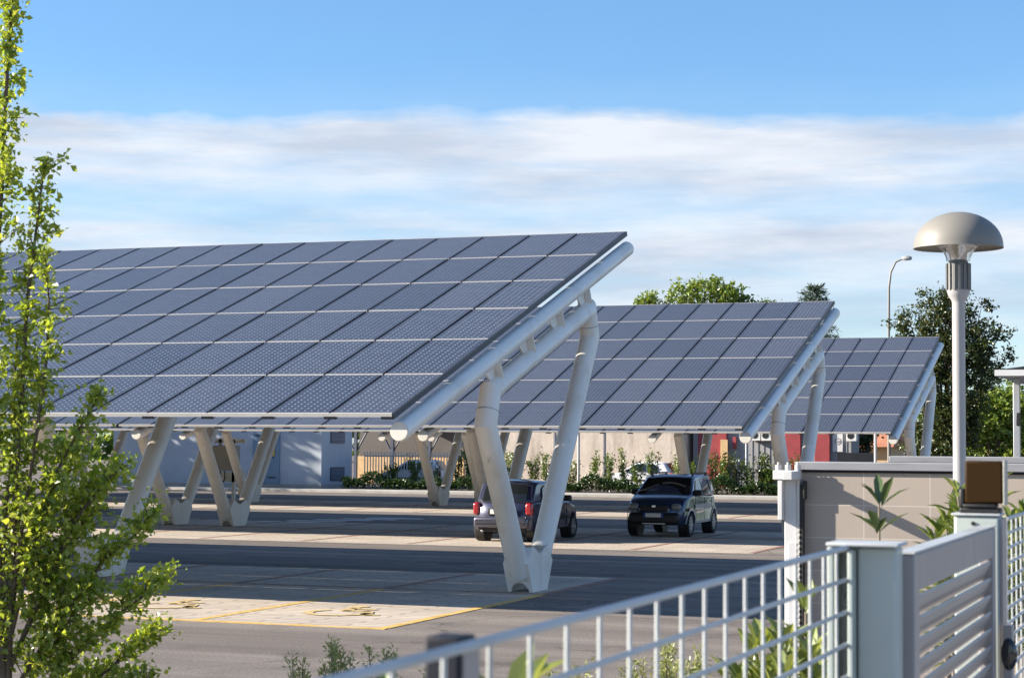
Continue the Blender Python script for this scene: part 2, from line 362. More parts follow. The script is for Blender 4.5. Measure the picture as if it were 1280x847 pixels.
# ------------------------------------------------------------------ solar canopies
TILT=R(18.5); ct,st=math.cos(TILT),math.sin(TILT)
PW,PH=.95,1.875; ROWS=6; ZL=2.74
def on_plane(x,s,n):  # local canopy coordinates: x, distance up the slope, height above plane
    return Vector((x,s*ct-n*st,ZL+s*st+n*ct))
def panel_mesh():
    b=MB(); w,h,t=.910,1.852,.030; fx,fy=.006,.013
    P=lambda x,s,n: Vector((x,s*ct-n*st,s*st+n*ct))
    # frame bars
    def fb(x0,x1,s0,s1):
        vs=[P(x,s,n) for n in (-t,0) for x,s in ((x0,s0),(x1,s0),(x1,s1),(x0,s1))]
        b.add(vs,[(0,3,2,1),(4,5,6,7),(0,1,5,4),(1,2,6,5),(2,3,7,6),(3,0,4,7)],0)
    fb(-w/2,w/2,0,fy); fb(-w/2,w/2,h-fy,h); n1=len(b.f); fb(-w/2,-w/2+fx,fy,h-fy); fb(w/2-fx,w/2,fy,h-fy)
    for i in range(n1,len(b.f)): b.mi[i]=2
    o=len(b.v)
    b.add([P(-w/2+fx,fy,-.004),P(w/2-fx,fy,-.004),P(w/2-fx,h-fy,-.004),P(-w/2+fx,h-fy,-.004)],[(0,1,2,3)],1)
    b.add([P(-w/2+fx,fy,-.03),P(w/2-fx,fy,-.03),P(w/2-fx,h-fy,-.03),P(-w/2+fx,h-fy,-.03)],[(0,3,2,1)],2)  # panel back kept dark to cut bounce light under the canopy
    me=bpy.data.meshes.new('solar_panel'); me.from_pydata(b.v,[],b.f); me.materials.append(M['alu']); me.materials.append(M['cells']); me.materials.append(M['frameside'])
    me.polygons.foreach_set('material_index',b.mi)
    uv=me.uv_layers.new(name='UVMap')
    for p in me.polygons:
        if p.material_index==1:
            for li,c in zip(p.loop_indices,((0,0),(9,0),(9,18),(0,18))): uv.data[li].uv=c
    me.update(); return me
PANEL=panel_mesh()
def shoe_meshes(b,x,y):
    # steel boot: hexagonal side plates, notched front and rear plates
    hx=.21
    prof=[(-.34,0),(.34,0),(.58,.46),(.34,.72),(.06,.60),(-.06,.60),(-.34,.72),(-.58,.46)]
    for sx in (-1,1):
        b.prism([(y+p[0],p[1]) for p in prof],'x',x+sx*hx,x+sx*(hx-.03))
        b.box(x+sx*hx-.006 if sx<0 else x+hx,x+sx*hx if sx<0 else x+hx+.006,y-.008,y+.008,0,.60)
    arch=[(-hx+.03,0),(-.15,0)]+[(-.15*math.cos(R(a)),.15*math.sin(R(a))) for a in range(15,180,15)]+[(.15,0),(hx-.03,0)]
    for sy in (-1,1):
        n0=len(b.v)
        # lower plate (leaning outwards) with arch, made of two layers
        low=[(p[0],p[1]) for p in arch]+[(hx-.03,.46),(-hx+.03,.46)]
        vs=[];
        for off in (0,-.03):
            for px,pz in low: vs.append((x+px,y+sy*(.34+.24*pz/.46+off),pz))
        n=len(low)
        fs=[tuple(range(n)),tuple(range(2*n-1,n-1,-1))]+[(i,(i+1)%n,(i+1)%n+n,i+n) for i in range(n)]
        b.add(vs,fs)
        b.add([(x-hx+.03,y+sy*.58,.46),(x+hx-.03,y+sy*.58,.46),(x+hx-.03,y+sy*.36,.70),(x-hx+.03,y+sy*.36,.70)],[(0,1,2,3)])
    return b
def canopy(loc,label,cols,vx,group,detail=True):
    root=empty('solar_canopy',loc,label,'solar canopy',group)
    for r in range(ROWS):
        for c in range(cols):
            o=bpy.data.objects.new('solar_panel',PANEL); COL.objects.link(o); o.parent=root
            p=on_plane(-PW*(c+.5),r*PH,0); o.location=p; o.rotation_euler=(rnd.gauss(0,.0015),rnd.gauss(0,.0015),0)
    W=PW*cols
    for r in range(ROWS+1):
        s=min(r*PH+.45,ROWS*PH-.30); b=MB()
        vs=[on_plane(x,s+ds,n) for n in (-.15,-.05) for x,ds in ((-.22,-.03),(-W+.03,-.03),(-W+.03,.03),(-.22,.03))]
        b.add(vs,[(0,3,2,1),(4,5,6,7),(0,1,5,4),(1,2,6,5),(2,3,7,6),(3,0,4,7)])
        if r==0:
            for c in range(cols+1):
                x=min(-PW*c,-.09)
                vs=[on_plane(x+dx,ds,n) for n in (-.085,-.048) for dx,ds in ((-.09,-.02),(.09,-.02),(.09,.1),(-.09,.1))]
                b.add(vs,[(0,3,2,1),(4,5,6,7),(0,1,5,4),(1,2,6,5),(2,3,7,6),(3,0,4,7)],1)
        b.build('purlin',[M['galv'],M['darkpost']],root,smooth=0)
    for c in range(1,cols):
        x=-PW*c
        vs=[on_plane(xx,s_,n) for n in (-.052,-.032) for xx,s_ in ((x-.045,.03),(x+.045,.03),(x+.045,ROWS*PH-.05),(x-.045,ROWS*PH-.05))]
        MB().add(vs,[(0,3,2,1),(4,5,6,7),(0,1,5,4),(1,2,6,5),(2,3,7,6),(3,0,4,7)]).build('dark_seam_strip',M['frameside'],root,smooth=0)  # dark strip added under each panel gap to give the seam its shade
    def trim(x0,x1,s0,s1,n0,n1,mt):
        vs=[on_plane(x,s_,n) for n in (n0,n1) for x,s_ in ((x0,s0),(x1,s0),(x1,s1),(x0,s1))]
        MB().add(vs,[(0,3,2,1),(4,5,6,7),(0,1,5,4),(1,2,6,5),(2,3,7,6),(3,0,4,7)]).build('edge_trim',mt,root,smooth=0)
    trim(-.0185,.004,-.01,ROWS*PH-.015,-.085,-.003,M['frameside'])  # dark trim puts the shade of the panel side edge into colour
    trim(-W+.02,-.02,-.014,-.002,-.055,-.002,M['alu'])
    for x in vx:
        # all in local y measured from the low edge
        yb=5.27
        s0,s1=.10,11.05
        tube0=on_plane(x,s0,-.29); tube1=on_plane(x,s1,-.29)
        t=MB().sweep([tube0-Vector((0,.05,0)),tube0,tube1],.137,28).build('top_tube',M['paint'],root,bevel=.01)
        d=(tube1-tube0).normalized()
        MB().sweep([tube0-Vector((0,.064,0)),tube0-Vector((0,.052,0))],.132,28).build('end_cap',M['cap'],t,bevel=.006)
        fl0=Vector((x,yb-.40,.28)); fl1=Vector((x,3.36,2.60)); ef=Vector((x,3.54,3.13)); er=Vector((x,8.20,4.67)); rl1=Vector((x,8.36,4.20)); rl0=Vector((x,yb+.40,.28))
        beam=(er-ef).normalized()
        for a0,a1,a2,sg in ((fl0,fl1,ef,1),(rl0,rl1,er,-1)):
            jn=a1.lerp(a2,.42); u=(a2-a1).normalized()
            lg=MB().sweep([a0,a1,jn],.172,28).build('support_leg',M['paint'],root)
            MB().sweep([jn-u*.006,jn+u*.010],.1755,28).build('weld_ring',M['galv'],lg)
            MB().sweep([jn,a2,a2+beam*sg*.30],.170,28).build('elbow',M['paint'],root)
        MB().sweep([ef+beam*.28,er-beam*.28],.162,28).build('lower_beam',M['paint'],root)
        for k in range(4):
            f=k/3; p=ef.lerp(er,f*.93+.03)
            g=MB(); L=(er-ef).normalized(); N=Vector((0,-L.z,L.y))
            # triangular gusset between lower beam and top tube
            gap=((on_plane(x,0,-.29)-p).dot(Vector((0,-st,ct))))
            a=[p+N*.10-L*.06,p+N*.10+L*.12,p+N*(gap-.08)+L*.06,p+N*(gap-.08)-L*.34]
            vs=[v+Vector((sx,0,0)) for sx in (-.012,.012) for v in a]
            g.add(vs,[(0,1,2,3),(7,6,5,4),(0,4,5,1),(1,5,6,2),(2,6,7,3),(3,7,4,0)])
            pl=[p+N*.10+L*.14+Vector((sx,0,0)) for sx in (-.13,.13)]+[p+N*(gap-.08)+L*.07+Vector((sx,0,0)) for sx in (.13,-.13)]
            vs=pl+[v+L*.02 for v in pl]
            g.add(vs,[(0,1,2,3),(7,6,5,4),(0,4,5,1),(1,5,6,2),(2,6,7,3),(3,7,4,0)])
            g.build('gusset',M['paint'],root,smooth=0)
        shoe_meshes(MB(),x,yb).build('base_shoe',M['paint'],root,smooth=30)
    return root
G='solar canopies over the parking bays'
VA=[.03,-7.83,-15.7]; VB=[-1.35,-9.2,-17.05+1.0]
BX=-16.19
names=[['nearest solar canopy, the large right hand section with its full V support in front','nearest solar canopy, section continuing out of view past the left edge'],
 ['middle solar canopy, section reaching behind the two parked cars','middle solar canopy, section behind the young tree at the left edge','middle solar canopy, far left section beyond the left edge'],
 ['farthest solar canopy, section ending in front of the dark round tree','farthest solar canopy, section in front of the pale blue cabin','farthest solar canopy, leftmost section beyond the left edge']]
for k in range(3):
    for j in range(len(names[k])):
        canopy((-10.63+ROWX[k]+BX*j,23.91+ROWY[k],0),names[k][j],17,VA if j==0 else VB,G)

# ------------------------------------------------------------------ cars
def interp(pts,x):
    for (a,b),(c,d) in zip(pts,pts[1:]):
        if a<=x<=c: return b+(d-b)*(x-a)/(c-a)
    return pts[0][1] if x<pts[0][0] else pts[-1][1]
def car(loc,rz,label,spec,group=None):
    root=empty('parked_car',loc,label,'car',group,rz)
    L,W=spec['L'],spec['W']; hw0=W/2
    def hw(x,z):
        u=abs(2*x/L-1)
        return hw0*(1-.10*u**5)*(1-.05*((z-.62)/.4)**2 if z<spec['belt']+.05 else 1)
    def bend(x,t):   # plan view rounding of the ends
        w=spec.get('round',.14)
        if x<L*.25: return x+w*(abs(t)**3)*(1-x/(L*.25))
        if x>L*.8: return x-w*.8*(abs(t)**3)*((x-L*.8)/(L*.2))
        return x
    def shell(outline,hwf,nt=8,mats=None,name='body',sel=None,parent=root,bevel=.045):
        b=MB(); ts=[-1+2*i/nt for i in range(nt+1)]; n=len(outline)
        vs=[]
        for t in ts:
            for x,z in outline: vs.append((bend(x,t),t*hwf(x,z),z+(spec.get('crown',.03)*(1-t*t) if z>spec['belt']+.2 or (z>.8 and x<1.1) else 0)))
        fs=[]
        for i in range(nt):
            for k in range(n): fs.append((i*n+k,i*n+(k+1)%n,(i+1)*n+(k+1)%n,(i+1)*n+k))
        fs.append(tuple(range(n))); fs.append(tuple(nt*n+k for k in range(n-1,-1,-1)))
        b.add(vs,fs)
        return b.build(name,mats,parent,smooth=50,bevel=bevel)
    ax=spec['axles']; zr=spec['wr']; ar=spec['ar']
    low=list(spec['low'])
    # underside with wheel arches, rear to front
    bot=[]
    for xc in (ax[1],ax[0]):
        z0=spec['sill']; a0=math.degrees(math.asin(max(-1,min(1,(z0-zr)/ar))))
        for i in range(13):
            a=R(a0+(180-2*a0)*i/12); bot.append((xc+ar*math.cos(a),zr+ar*math.sin(a)))
    body=shell(low+bot,hw,8,spec['paint'],'body')
    belt=spec['belt']; gh=spec['gh']; ztop=max(z for x,z in gh)
    def ghw(x,z):
        f=max(0,(z-belt)/(ztop-belt)); u=abs(2*x/L-1)
        return hw0*(1-.10*u**5)*(.975-spec.get('tumble',.215)*f)
    ghs=shell(gh,ghw,8,spec['paint'],'cabin',bevel=.05)
    # windscreen / rear window slabs on the slopes
    def slope(p,q,f0,f1,tw,name,out):
        b=MB(); n=8; vs=[]
        d=Vector((q[0]-p[0],0,q[1]-p[1])); nn=Vector((-d.z,0,d.x)).normalized()*out
        for j in (0,1):
            for i in range(n+1):
                t=(-1+2*i/n)
                for f in (f0,f1):
                    x=p[0]+(q[0]-p[0])*f; z=p[1]+(q[1]-p[1])*f
                    tt=t*tw
                    P=Vector((bend(x,tt),tt*ghw(x,z),z+(spec.get('crown',.03)*(1-tt*tt) if z>belt+.2 else 0)))
                    vs.append(P+nn*(1 if j==0 else -.5))
        m=2*(n+1); fs=[]
        for i in range(n): fs+= [(2*i,2*i+1,2*i+3,2*i+2),(m+2*i,m+2*i+2,m+2*i+3,m+2*i+1)]
        return b.add(vs,fs).build(name,M['glass'],root,smooth=50)
    slope(gh[0],gh[1],.10,.93,.90,'windscreen',-.012 if False else .010)
    slope(gh[spec['rw'][0]],gh[spec['rw'][1]],.08,.92,spec.get('rww',.92),'rear_window',.010)
    for s in (-1,1):
        for poly in spec['side']:
            b=MB(); n=len(poly)
            vs=[(x,s*(ghw(x,z)+.012),z) for x,z in poly]+[(x,s*(ghw(x,z)-.02),z) for x,z in poly]
            b.add(vs,[tuple(range(n)),tuple(range(2*n-1,n-1,-1))]+[(i,(i+1)%n,(i+1)%n+n,i+n) for i in range(n)])
            b.build('side_window',M['glass'],root,smooth=0)
        # door seams and handle
        for x in spec['seams']:
            MB().prism([(x-.006,spec['sill']+.1),(x+.006,spec['sill']+.1),(x+.006,belt-.02),(x-.006,belt-.02)],'y',s*(hw(x,.65)-.012),s*(hw(x,.65)+.003)).build('door_seam',M['black'],root,smooth=0)
        for x in spec['handles']:
            MB().box(x-.1,x+.1,min(s*hw(x,.8),s*(hw(x,.8)+.025)),max(s*hw(x,.8),s*(hw(x,.8)+.025)),.84,.875).build('door_handle',spec.get('handlemat',M['black']),root,bevel=.008)
        # side moulding
        mz=spec.get('mould')
        if mz:
            b=MB(); xs=[ax[0]+ar+.03+i*(ax[1]-ax[0]-2*ar-.06)/6 for i in range(7)]
            vs=[]
            for x in xs: vs+=[(x,s*(hw(x,mz[0])+.012),mz[0]),(x,s*(hw(x,mz[1])+.012),mz[1])]
            b.add(vs,[(2*i,2*i+1,2*i+3,2*i+2) for i in range(6)]).build('side_moulding',spec['mouldmat'],root,smooth=0)
        # mirror
        mx=spec['mirror']; b=MB().box(mx[0]-.07,mx[0]+.07,0,.2,-.07,.07)
        o=b.build('mirror',M['black'],root,bevel=.03); o.location=(0,s*(ghw(mx[0],mx[1])-.01) if s>0 else s*(ghw(mx[0],mx[1])-.01)-.2,mx[1])
        # wheels
        for xc in ax:
            y=s*(hw0-.10)
            Mx=Matrix.Translation((xc,y,zr))@Matrix.Rotation(R(-90*s),4,'X')
            w=MB().lathe([(.6*zr,-.10),(.93*zr,-.10),(zr,-.07),(zr,.07),(.95*zr,.098),(.70*zr,.10),(.66*zr,.085)],seg=32,M_=Mx).build('wheel',M['tyre'],root,smooth=40)
            r=MB().lathe([(.68*zr,.092),(.64*zr,.094),(.60*zr,.05),(.12*zr,.045),(.0,.05)],seg=32,M_=Mx)
            for k in range(spec.get('spokes',5)):
                a=2*math.pi*k/spec.get('spokes',5)
                r.box(.05,.62*zr,-.028,.028,.05,.088,0,Mx@Matrix.Rotation(a,4,'Z'))
            r.lathe([(.0,.095),(.13*zr,.092),(.15*zr,.05)],seg=16,M_=Mx)
            r.build('rim',M['rim'],w,smooth=30)
            # dark wheel arch liner
            MB().lathe([(.0,-.12),(ar*.99,-.12),(ar*.99,.055)],seg=28,M_=Matrix.Translation((xc,s*(hw0-.14),zr))@Matrix.Rotation(R(-90*s),4,'X')).build('arch_liner',M['black'],root)
            if spec.get('clad'):
                b=MB(); vs=[];fs=[]
                for i in range(15):
                    a=R(4+172*i/14)
                    for rr in (ar-.005,ar+.055):
                        x=xc+rr*math.cos(a); z=zr+rr*math.sin(a)
                        vs.append((x,s*(hw(x,z)+.018),z)); 
                fs=[(2*i,2*i+1,2*i+3,2*i+2) for i in range(14)]
                b.add(vs,fs).build('arch_trim',spec['clad'],root,smooth=40)
    # details given as boxes: name, material, x0,x1,y0,y1,z0,z1, mirror, bevel
    for nm,mt,x0,x1,y0,y1,z0,z1,mir,bv in spec['bits']:
        for s in ((1,-1) if mir else (1,)):
            ya,yb=sorted((s*y0,s*y1))
            t=(abs(y0)+abs(y1))/2/hw0
            dx=bend((x0+x1)/2,t)-(x0+x1)/2 if mir else 0
            MB().box(x0+dx,x1+dx,ya,yb,z0,z1).build(nm,mt,root,bevel=bv)
    return root
panda=dict(L=3.56,W=1.60,belt=.98,sill=.30,axles=(.66,2.96),wr=.305,ar=.36,round=.24,crown=.025,paint=M['panda'],
 low=[(.08,.30),(.0,.46),(.02,.66),(.07,.80),(.20,.91),(.55,1.0),(.92,1.06),(1.2,1.02),(3.46,1.0),(3.55,.82),(3.56,.46),(3.50,.33)],
 gh=[(.80,1.02),(1.50,1.47),(1.70,1.515),(2.5,1.535),(3.18,1.51),(3.32,1.46),(3.50,.99)],rw=(5,6),
 side=[[(1.14,1.05),(1.22,1.10),(1.56,1.40),(1.93,1.43),(1.93,1.04)],[(1.99,1.04),(1.99,1.435),(2.66,1.43),(2.70,1.06)],[(2.80,1.10),(2.78,1.41),(3.12,1.39),(3.20,1.14)]],
 seams=(1.10,1.97,2.72),handles=(1.80,2.58),mould=(.33,.80),mouldmat=M['silver'],mirror=(1.20,1.10),clad=M['silver'],spokes=8,
 bits=[('bumper',M['black'],-.03,.16,-.66,.66,.31,.62,False,.09),('grille',M['black'],-.005,.05,-.36,.36,.64,.80,False,.02),
  ('headlight',M['headlight'],-.005,.12,.42,.68,.66,.84,True,.06),('fog_light',M['headlight'],-.045,.0,.46,.56,.42,.50,True,.03),
  ('headlight',M['headlight'],-.012,.05,.30,.40,.64,.73,True,.03),
  ('number_plate',M['platew'],-.050,-.036,-.20,.20,.50,.60,False,0),('number_plate',M['plateb'],-.052,-.034,-.26,-.203,.50,.60,False,0),('number_plate',M['plateb'],-.052,-.034,.203,.26,.50,.60,False,0),
  ('skid_plate',M['rim'],-.045,.02,-.30,.30,.325,.36,False,.01),('emblem',M['chrome'],-.012,0,-.05,.05,.745,.80,False,.02),
  ('roof_rail',M['black'],1.65,3.15,.52,.56,1.555,1.60,True,.012),('roof_rail_foot',M['black'],1.68,1.80,.52,.56,1.47,1.56,True,.01),('roof_rail_foot',M['black'],3.0,3.12,.52,.56,1.47,1.56,True,.01),
  ('sunroof',M['glass'],1.75,2.2,-.38,.38,1.53,1.556,False,.01),('spoiler',M['panda'],3.16,3.38,-.55,.55,1.47,1.51,False,.015),
  ('wiper',M['black'],.80,.86,-.5,.45,1.015,1.035,False,.005),
  ('indicator',M['orangelens'],.30,.40,.775,.79,.70,.74,True,.005)])
car((-13.72,46.98,0),R(90),'dark blue grey compact car facing the camera, silver lower sides and roof rails',panda)
corsa=dict(tumble=.13,rww=.78,L=3.73,W=1.60,belt=.92,sill=.26,axles=(.70,3.14),wr=.285,ar=.33,round=.24,crown=.055,paint=M['corsa'],
 low=[(.10,.24),(.0,.40),(.02,.55),(.12,.68),(.40,.79),(1.05,.92),(1.4,.93),(3.58,.95),(3.69,.80),(3.72,.62),(3.73,.45),(3.66,.27)],
 gh=[(.98,.90),(1.72,1.36),(2.0,1.405),(2.6,1.415),(3.05,1.395),(3.27,1.345),(3.62,.93)],rw=(5,6),
 side=[[(1.30,.98),(1.78,1.31),(2.28,1.345),(2.30,.97)],[(2.37,.97),(2.36,1.345),(2.66,1.335),(2.84,1.25),(2.90,1.10),(2.84,.99)]],
 seams=(1.25,2.33),handles=(2.15,),mould=(.50,.58),mouldmat=M['black'],mirror=(1.36,1.0),spokes=6,
 bits=[('bumper',M['bumperblue'],3.60,3.79,-.68,.68,.34,.60,False,.06),('bumper_trim',M['black'],3.775,3.80,-.60,.60,.43,.47,False,.005),
  ('number_plate',M['platew'],3.735,3.752,-.26,.26,.665,.775,False,0),('plate_recess',M['black'],3.70,3.735,-.32,.32,.64,.80,False,.01),
  ('tail_light',M['redlens'],3.56,3.735,.57,.75,.63,.93,True,.05),
  ('rear_wiper',M['black'],3.60,3.64,-.32,.02,.945,.965,False,.005),('boot_handle',M['black'],3.71,3.745,-.14,.14,.82,.86,False,.01),
  ('spoiler',M['corsa'],3.08,3.26,-.52,.52,1.365,1.392,False,.012),('exhaust',M['rim'],3.66,3.80,-.48,-.42,.24,.29,False,.01),
  ('rear_valance',M['black'],3.55,3.70,-.6,.6,.25,.36,False,.02),
  ('headlight',M['headlight'],.04,.2,.42,.68,.54,.68,True,.05)])
car((-16.25,46.55,0),R(-90),'dark blue older hatchback seen from behind beside the white V support, red tail lights',corsa)
hatch=dict(corsa); hatch['paint']=M['whitecar']; hatch['bits']=[b for b in corsa['bits'] if b[0] in ('headlight','tail_light','number_plate')]+[('bumper',M['whitecar'],-.04,.15,-.64,.64,.34,.56,False,.06)]
car((-40.3,89.0,.0),R(0),'white car standing behind the far fence and hedge',hatch)
car((-29.2,91.5,.0),R(0),'white car half hidden by the shrubs in front of the beige wall',hatch)

# ------------------------------------------------------------------ foliage helpers
def leaf_add(b,p,n,up,ln,wd,mi=0,fold=.25):
    n=n.normalized(); a=up-n*up.dot(n)
    if a.length<1e-4: a=Vector((1,0,0))
    a.normalize(); c=n.cross(a)
    m=p+a*ln*.45
    b.add([p,m+c*wd*.5+n*fold*wd,p+a*ln,m-c*wd*.5+n*fold*wd],[(0,1,2),(0,2,3)],mi)
def rv(r=rnd):
    while True:
        v=Vector((r.uniform(-1,1),r.uniform(-1,1),r.uniform(-1,1)))
        if .01<v.length<1: return v.normalized()
def poly_point(pts,f):
    L=[(Vector(b)-Vector(a)).length for a,b in zip(pts,pts[1:])]; t=f*sum(L)
    for (a,b),l in zip(zip(pts,pts[1:]),L):
        if t<=l: return Vector(a).lerp(Vector(b),t/l)
        t-=l
    return Vector(pts[-1])
M['leaf_spring']=leafmat('spring_leaves',[(.15,.23,.03),(.30,.39,.055),(.46,.49,.10),(.22,.31,.04),(.36,.42,.07)],.6,.05)
M['leaf_dark']=leafmat('glossy_dark_leaves',[(.028,.052,.014),(.052,.085,.02),(.105,.10,.03),(.04,.062,.016)],.25,.05)
M['leaf_mid']=leafmat('mid_green_leaves',[(.07,.13,.02),(.12,.19,.03),(.16,.21,.04)],.4,.05)
M['leaf_light']=leafmat('bright_green_leaves',[(.13,.21,.03),(.20,.28,.045),(.26,.29,.07)],.4,.05)
M['leaf_laurel']=leafmat('laurel_leaves',[(.10,.16,.03),(.20,.25,.05),(.30,.32,.06),(.07,.12,.03)],.35,.12)
M['leaf_olive']=leafmat('olive_grey_leaves',[(.20,.24,.08),(.30,.33,.13),(.40,.40,.19)],.3,.05)
M['leaf_shoot']=leafmat('dark_laurel_leaves',[(.03,.055,.014),(.06,.10,.022),(.09,.13,.03)],.25,.10)
M['needles']=leafmat('conifer_needles',[(.018,.04,.018),(.03,.06,.025),(.05,.08,.03)],.15,.05)
M['hedge']=leafmat('low_hedge_leaves',[(.015,.04,.01),(.03,.065,.014),(.05,.085,.02)],.25,.04)

# young tree at the left edge: local frame u = right, v = away
def young_tree():
    root=empty('young_tree',(-5.95,8.52,0),'young multi stemmed tree with bright spring leaves at the left edge','tree',None,R(20.48))
    K=.00413
    def P(px,py,v=0): return Vector(((px-12)*K,v,2.36+(552-py)*K))
    shoots=[ # polyline px,py ; leaves ; spread ; start fraction
     ([(12,1120),(13,900),(15,760),(18,620),(24,500),(30,380),(38,290),(47,205)],900,.10,.30),
     ([(12,900),(2,740),(-10,560),(-14,400),(-10,250),(-6,120),(-2,10),(4,-110),(8,-200)],1300,.095,.28),
     ([(13,820),(40,690),(72,590),(98,540),(120,498)],560,.095,.25),
     ([(13,850),(55,740),(95,650),(125,610),(150,585)],560,.10,.22),
     ([(13,880),(80,770),(130,700),(165,672),(185,640)],600,.10,.22),
     ([(13,905),(95,820),(150,770),(185,740),(202,728)],600,.09,.22),
     ([(13,930),(110,860),(165,815),(192,795)],520,.09,.25),
     ([(13,960),(90,900),(150,870),(185,850)],420,.09,.3),
     ([(14,780),(30,640),(46,540),(58,450),(62,380),(58,320)],420,.075,.25),
     ([(14,840),(45,760),(80,700),(104,640),(112,600)],480,.11,.2),
     ([(13,800),(20,700),(50,640),(70,600),(82,560)],420,.11,.2),
     ([(13,900),(50,840),(85,780),(120,740)],440,.12,.25),
     ([(12,860),(-30,740),(-70,640),(-95,560),(-110,470)],480,.11,.2),
     ([(12,880),(-60,800),(-120,720),(-160,660)],480,.11,.2),
     ([(12,930),(-80,870),(-150,820),(-190,790)],420,.11,.25),
     ([(12,800),(-15,650),(-40,520),(-50,400),(-52,280),(-48,180)],500,.09,.25),
     ([(10,780),(6,640),(14,560),(10,480),(12,420)],300,.10,.15)]
    tr=MB(); lf=MB(); r=random.Random(11)
    for i,(pts,nl,sp,f0) in enumerate(shoots):
        vz=r.uniform(-.35,.35) if i>1 else r.uniform(-.05,.05)
        n=len(pts); P3=[P(px+r.uniform(-2,2),py,vz*(k/(n-1))) for k,(px,py) in enumerate(pts)]
        r0=.020 if i<2 else .011
        tr.sweep(P3,[r0*(1-.9*k/(n-1))+.0025 for k in range(n)],7)
        # twigs
        ntw=70 if i<2 else 46
        tw=[]
        for k in range(ntw):
            f=f0+(1-f0)*(k+r.random())/ntw; p=poly_point(P3,min(f,.995))
            d=(rv(r)*.9+Vector((.35 if i>1 else 0,0,.75))).normalized(); ln=sp*r.uniform(.9,2.1)*(1.15-.55*f)
            q=p+d*ln; tr.sweep([p,q],[.0035,.0012],4); tw.append((p,q))
        for k in range(int(nl*(2.6 if i<2 or i in (9,15) else 2.0))):
            p,q=tw[r.randrange(ntw)]; f=r.random()**.7
            c=p.lerp(q,f)+rv(r)*r.uniform(.0,.075)
            nrm=(rv(r)+Vector((0,0,.6))); up=(q-p).normalized()*.5+rv(r)*.9
            s=r.choice((.55,.75,.9,1.1,1.35))*r.uniform(.85,1.15)
            leaf_add(lf,c,nrm,up,.036*s,.025*s)
    tr.build('trunk',M['bark'],root); lf.build('foliage',M['leaf_spring'],root,smooth=0,normals=False)
young_tree()

def tree(name,loc,label,H,trunk_h,blobs,n,leaf,lm,rng,group=None,trunk_r=.18,clump=.45,per=26,cat='tree'):
    """blobs: list of (dx,dy,z,rx,ry,rz) ellipsoids holding leaf clumps"""
    root=empty(name,loc,label,cat,group); r=random.Random(rng)
    tr=MB(); lf=MB()
    top=Vector((0,0,trunk_h)); tr.sweep([(0,0,-.1),(.05,0,trunk_h*.5),top,(0,.05,H*.8)],[trunk_r,trunk_r*.8,trunk_r*.6,trunk_r*.12],9)
    vol=[b[3]*b[4]*b[5] for b in blobs]; tot=sum(vol)
    for b,v in zip(blobs,vol):
        c=Vector(b[:3]); tr.sweep([top*r.uniform(.6,1),top.lerp(c,.6)+rv(r)*.15,c],[trunk_r*.45,trunk_r*.25,trunk_r*.06],6)
        for k in range(max(3,int(n*v/tot))):
            d=rv(r); rad=r.random()**.38; p=c+Vector((d.x*b[3]*rad,d.y*b[4]*rad,d.z*b[5]*rad))
            cl=clump*r.uniform(.55,1.25)
            if r.random()<.25: tr.sweep([c.lerp(p,.2),p],[trunk_r*.09,.012],4)
            for i in range(per):
                q=p+Vector((r.gauss(0,cl*.45),r.gauss(0,cl*.45),r.gauss(0,cl*.36)))
                nr=rv(r)+Vector((0,0,.8)); s=r.uniform(.65,1.35)
                leaf_add(lf,q,nr,rv(r),leaf*s,leaf*.62*s)
    tr.build('trunk',M['bark'],root); lf.build('crown',lm,root,smooth=0,normals=False)
    return root
def rb(r,n,cx,cz,rx,rz,br):
    out=[]
    for i in range(n):
        a=r.uniform(0,6.283); q=r.random()**.5; h=r.uniform(-1,1)
        k=math.sqrt(max(0,1-h*h))
        out.append((cx+math.cos(a)*q*rx*k,math.sin(a)*q*rx*k,cz+h*rz,br*r.uniform(.7,1.2),br*r.uniform(.7,1.2),br*r.uniform(.6,1.)))
    return out
r5=random.Random(5)
# big dark magnolia-like tree behind the last canopy
tree('broadleaf_tree',(-10.9,79.3,0),'dark glossy leaved tree standing behind the mushroom lamp post',9.0,2.2,
     [(-.3,0,7.4,1.0,1.0,1.1),(.5,.2,7.8,.8,.9,.8),(-1.3,0,6.6,.8,.9,.8),(1.1,0,6.6,1.1,1,.9),(0,0,5.9,1.5,1.4,1.1),(1.5,.2,5.4,.9,1,.9),(-1.0,0,5.0,1.1,1.2,1.1),(.5,0,4.2,1.3,1.3,1.1),(-.4,0,3.4,1.5,1.4,1.0),(.9,0,3.2,.8,1,.9),(-.3,0,2.3,1.5,1.6,.9),(-1.9,0,7.2,.45,.6,.45),(.1,0,8.5,.55,.6,.4),(-.7,-.3,8.35,.4,.5,.35),(1.4,0,7.9,.4,.5,.4),(2.1,0,6.9,.45,.5,.4),(2.35,0,5.9,.4,.5,.4),(-1.75,0,5.7,.4,.5,.45),(-1.6,0,7.7,.35,.4,.3)],900,.135,M['leaf_dark'],21,clump=.30,per=34)
tree('broadleaf_tree',(-30.6,116.3,0),'tall light green tree with feathery top rising behind the middle canopy',12.8,6,
     [(-1.3,0,11.2,1.3,1.2,1.2),(.3,0,11.5,1.3,1.2,1.2),(1.7,0,11.2,1.3,1.2,1.0),(-2.2,0,11.0,.7,.8,.8),(-.2,0,9.2,2.4,2.2,1.3),(2.2,0,9.4,1.5,1.4,1.1),(-2.0,0,9.5,1.0,1,1.0),(.9,0,12.1,.4,.4,.5),(-1.1,0,12.0,.35,.4,.55),(0,0,7.4,2.6,2.4,1.4)],520,.24,M['leaf_light'],22,clump=.45,per=24)
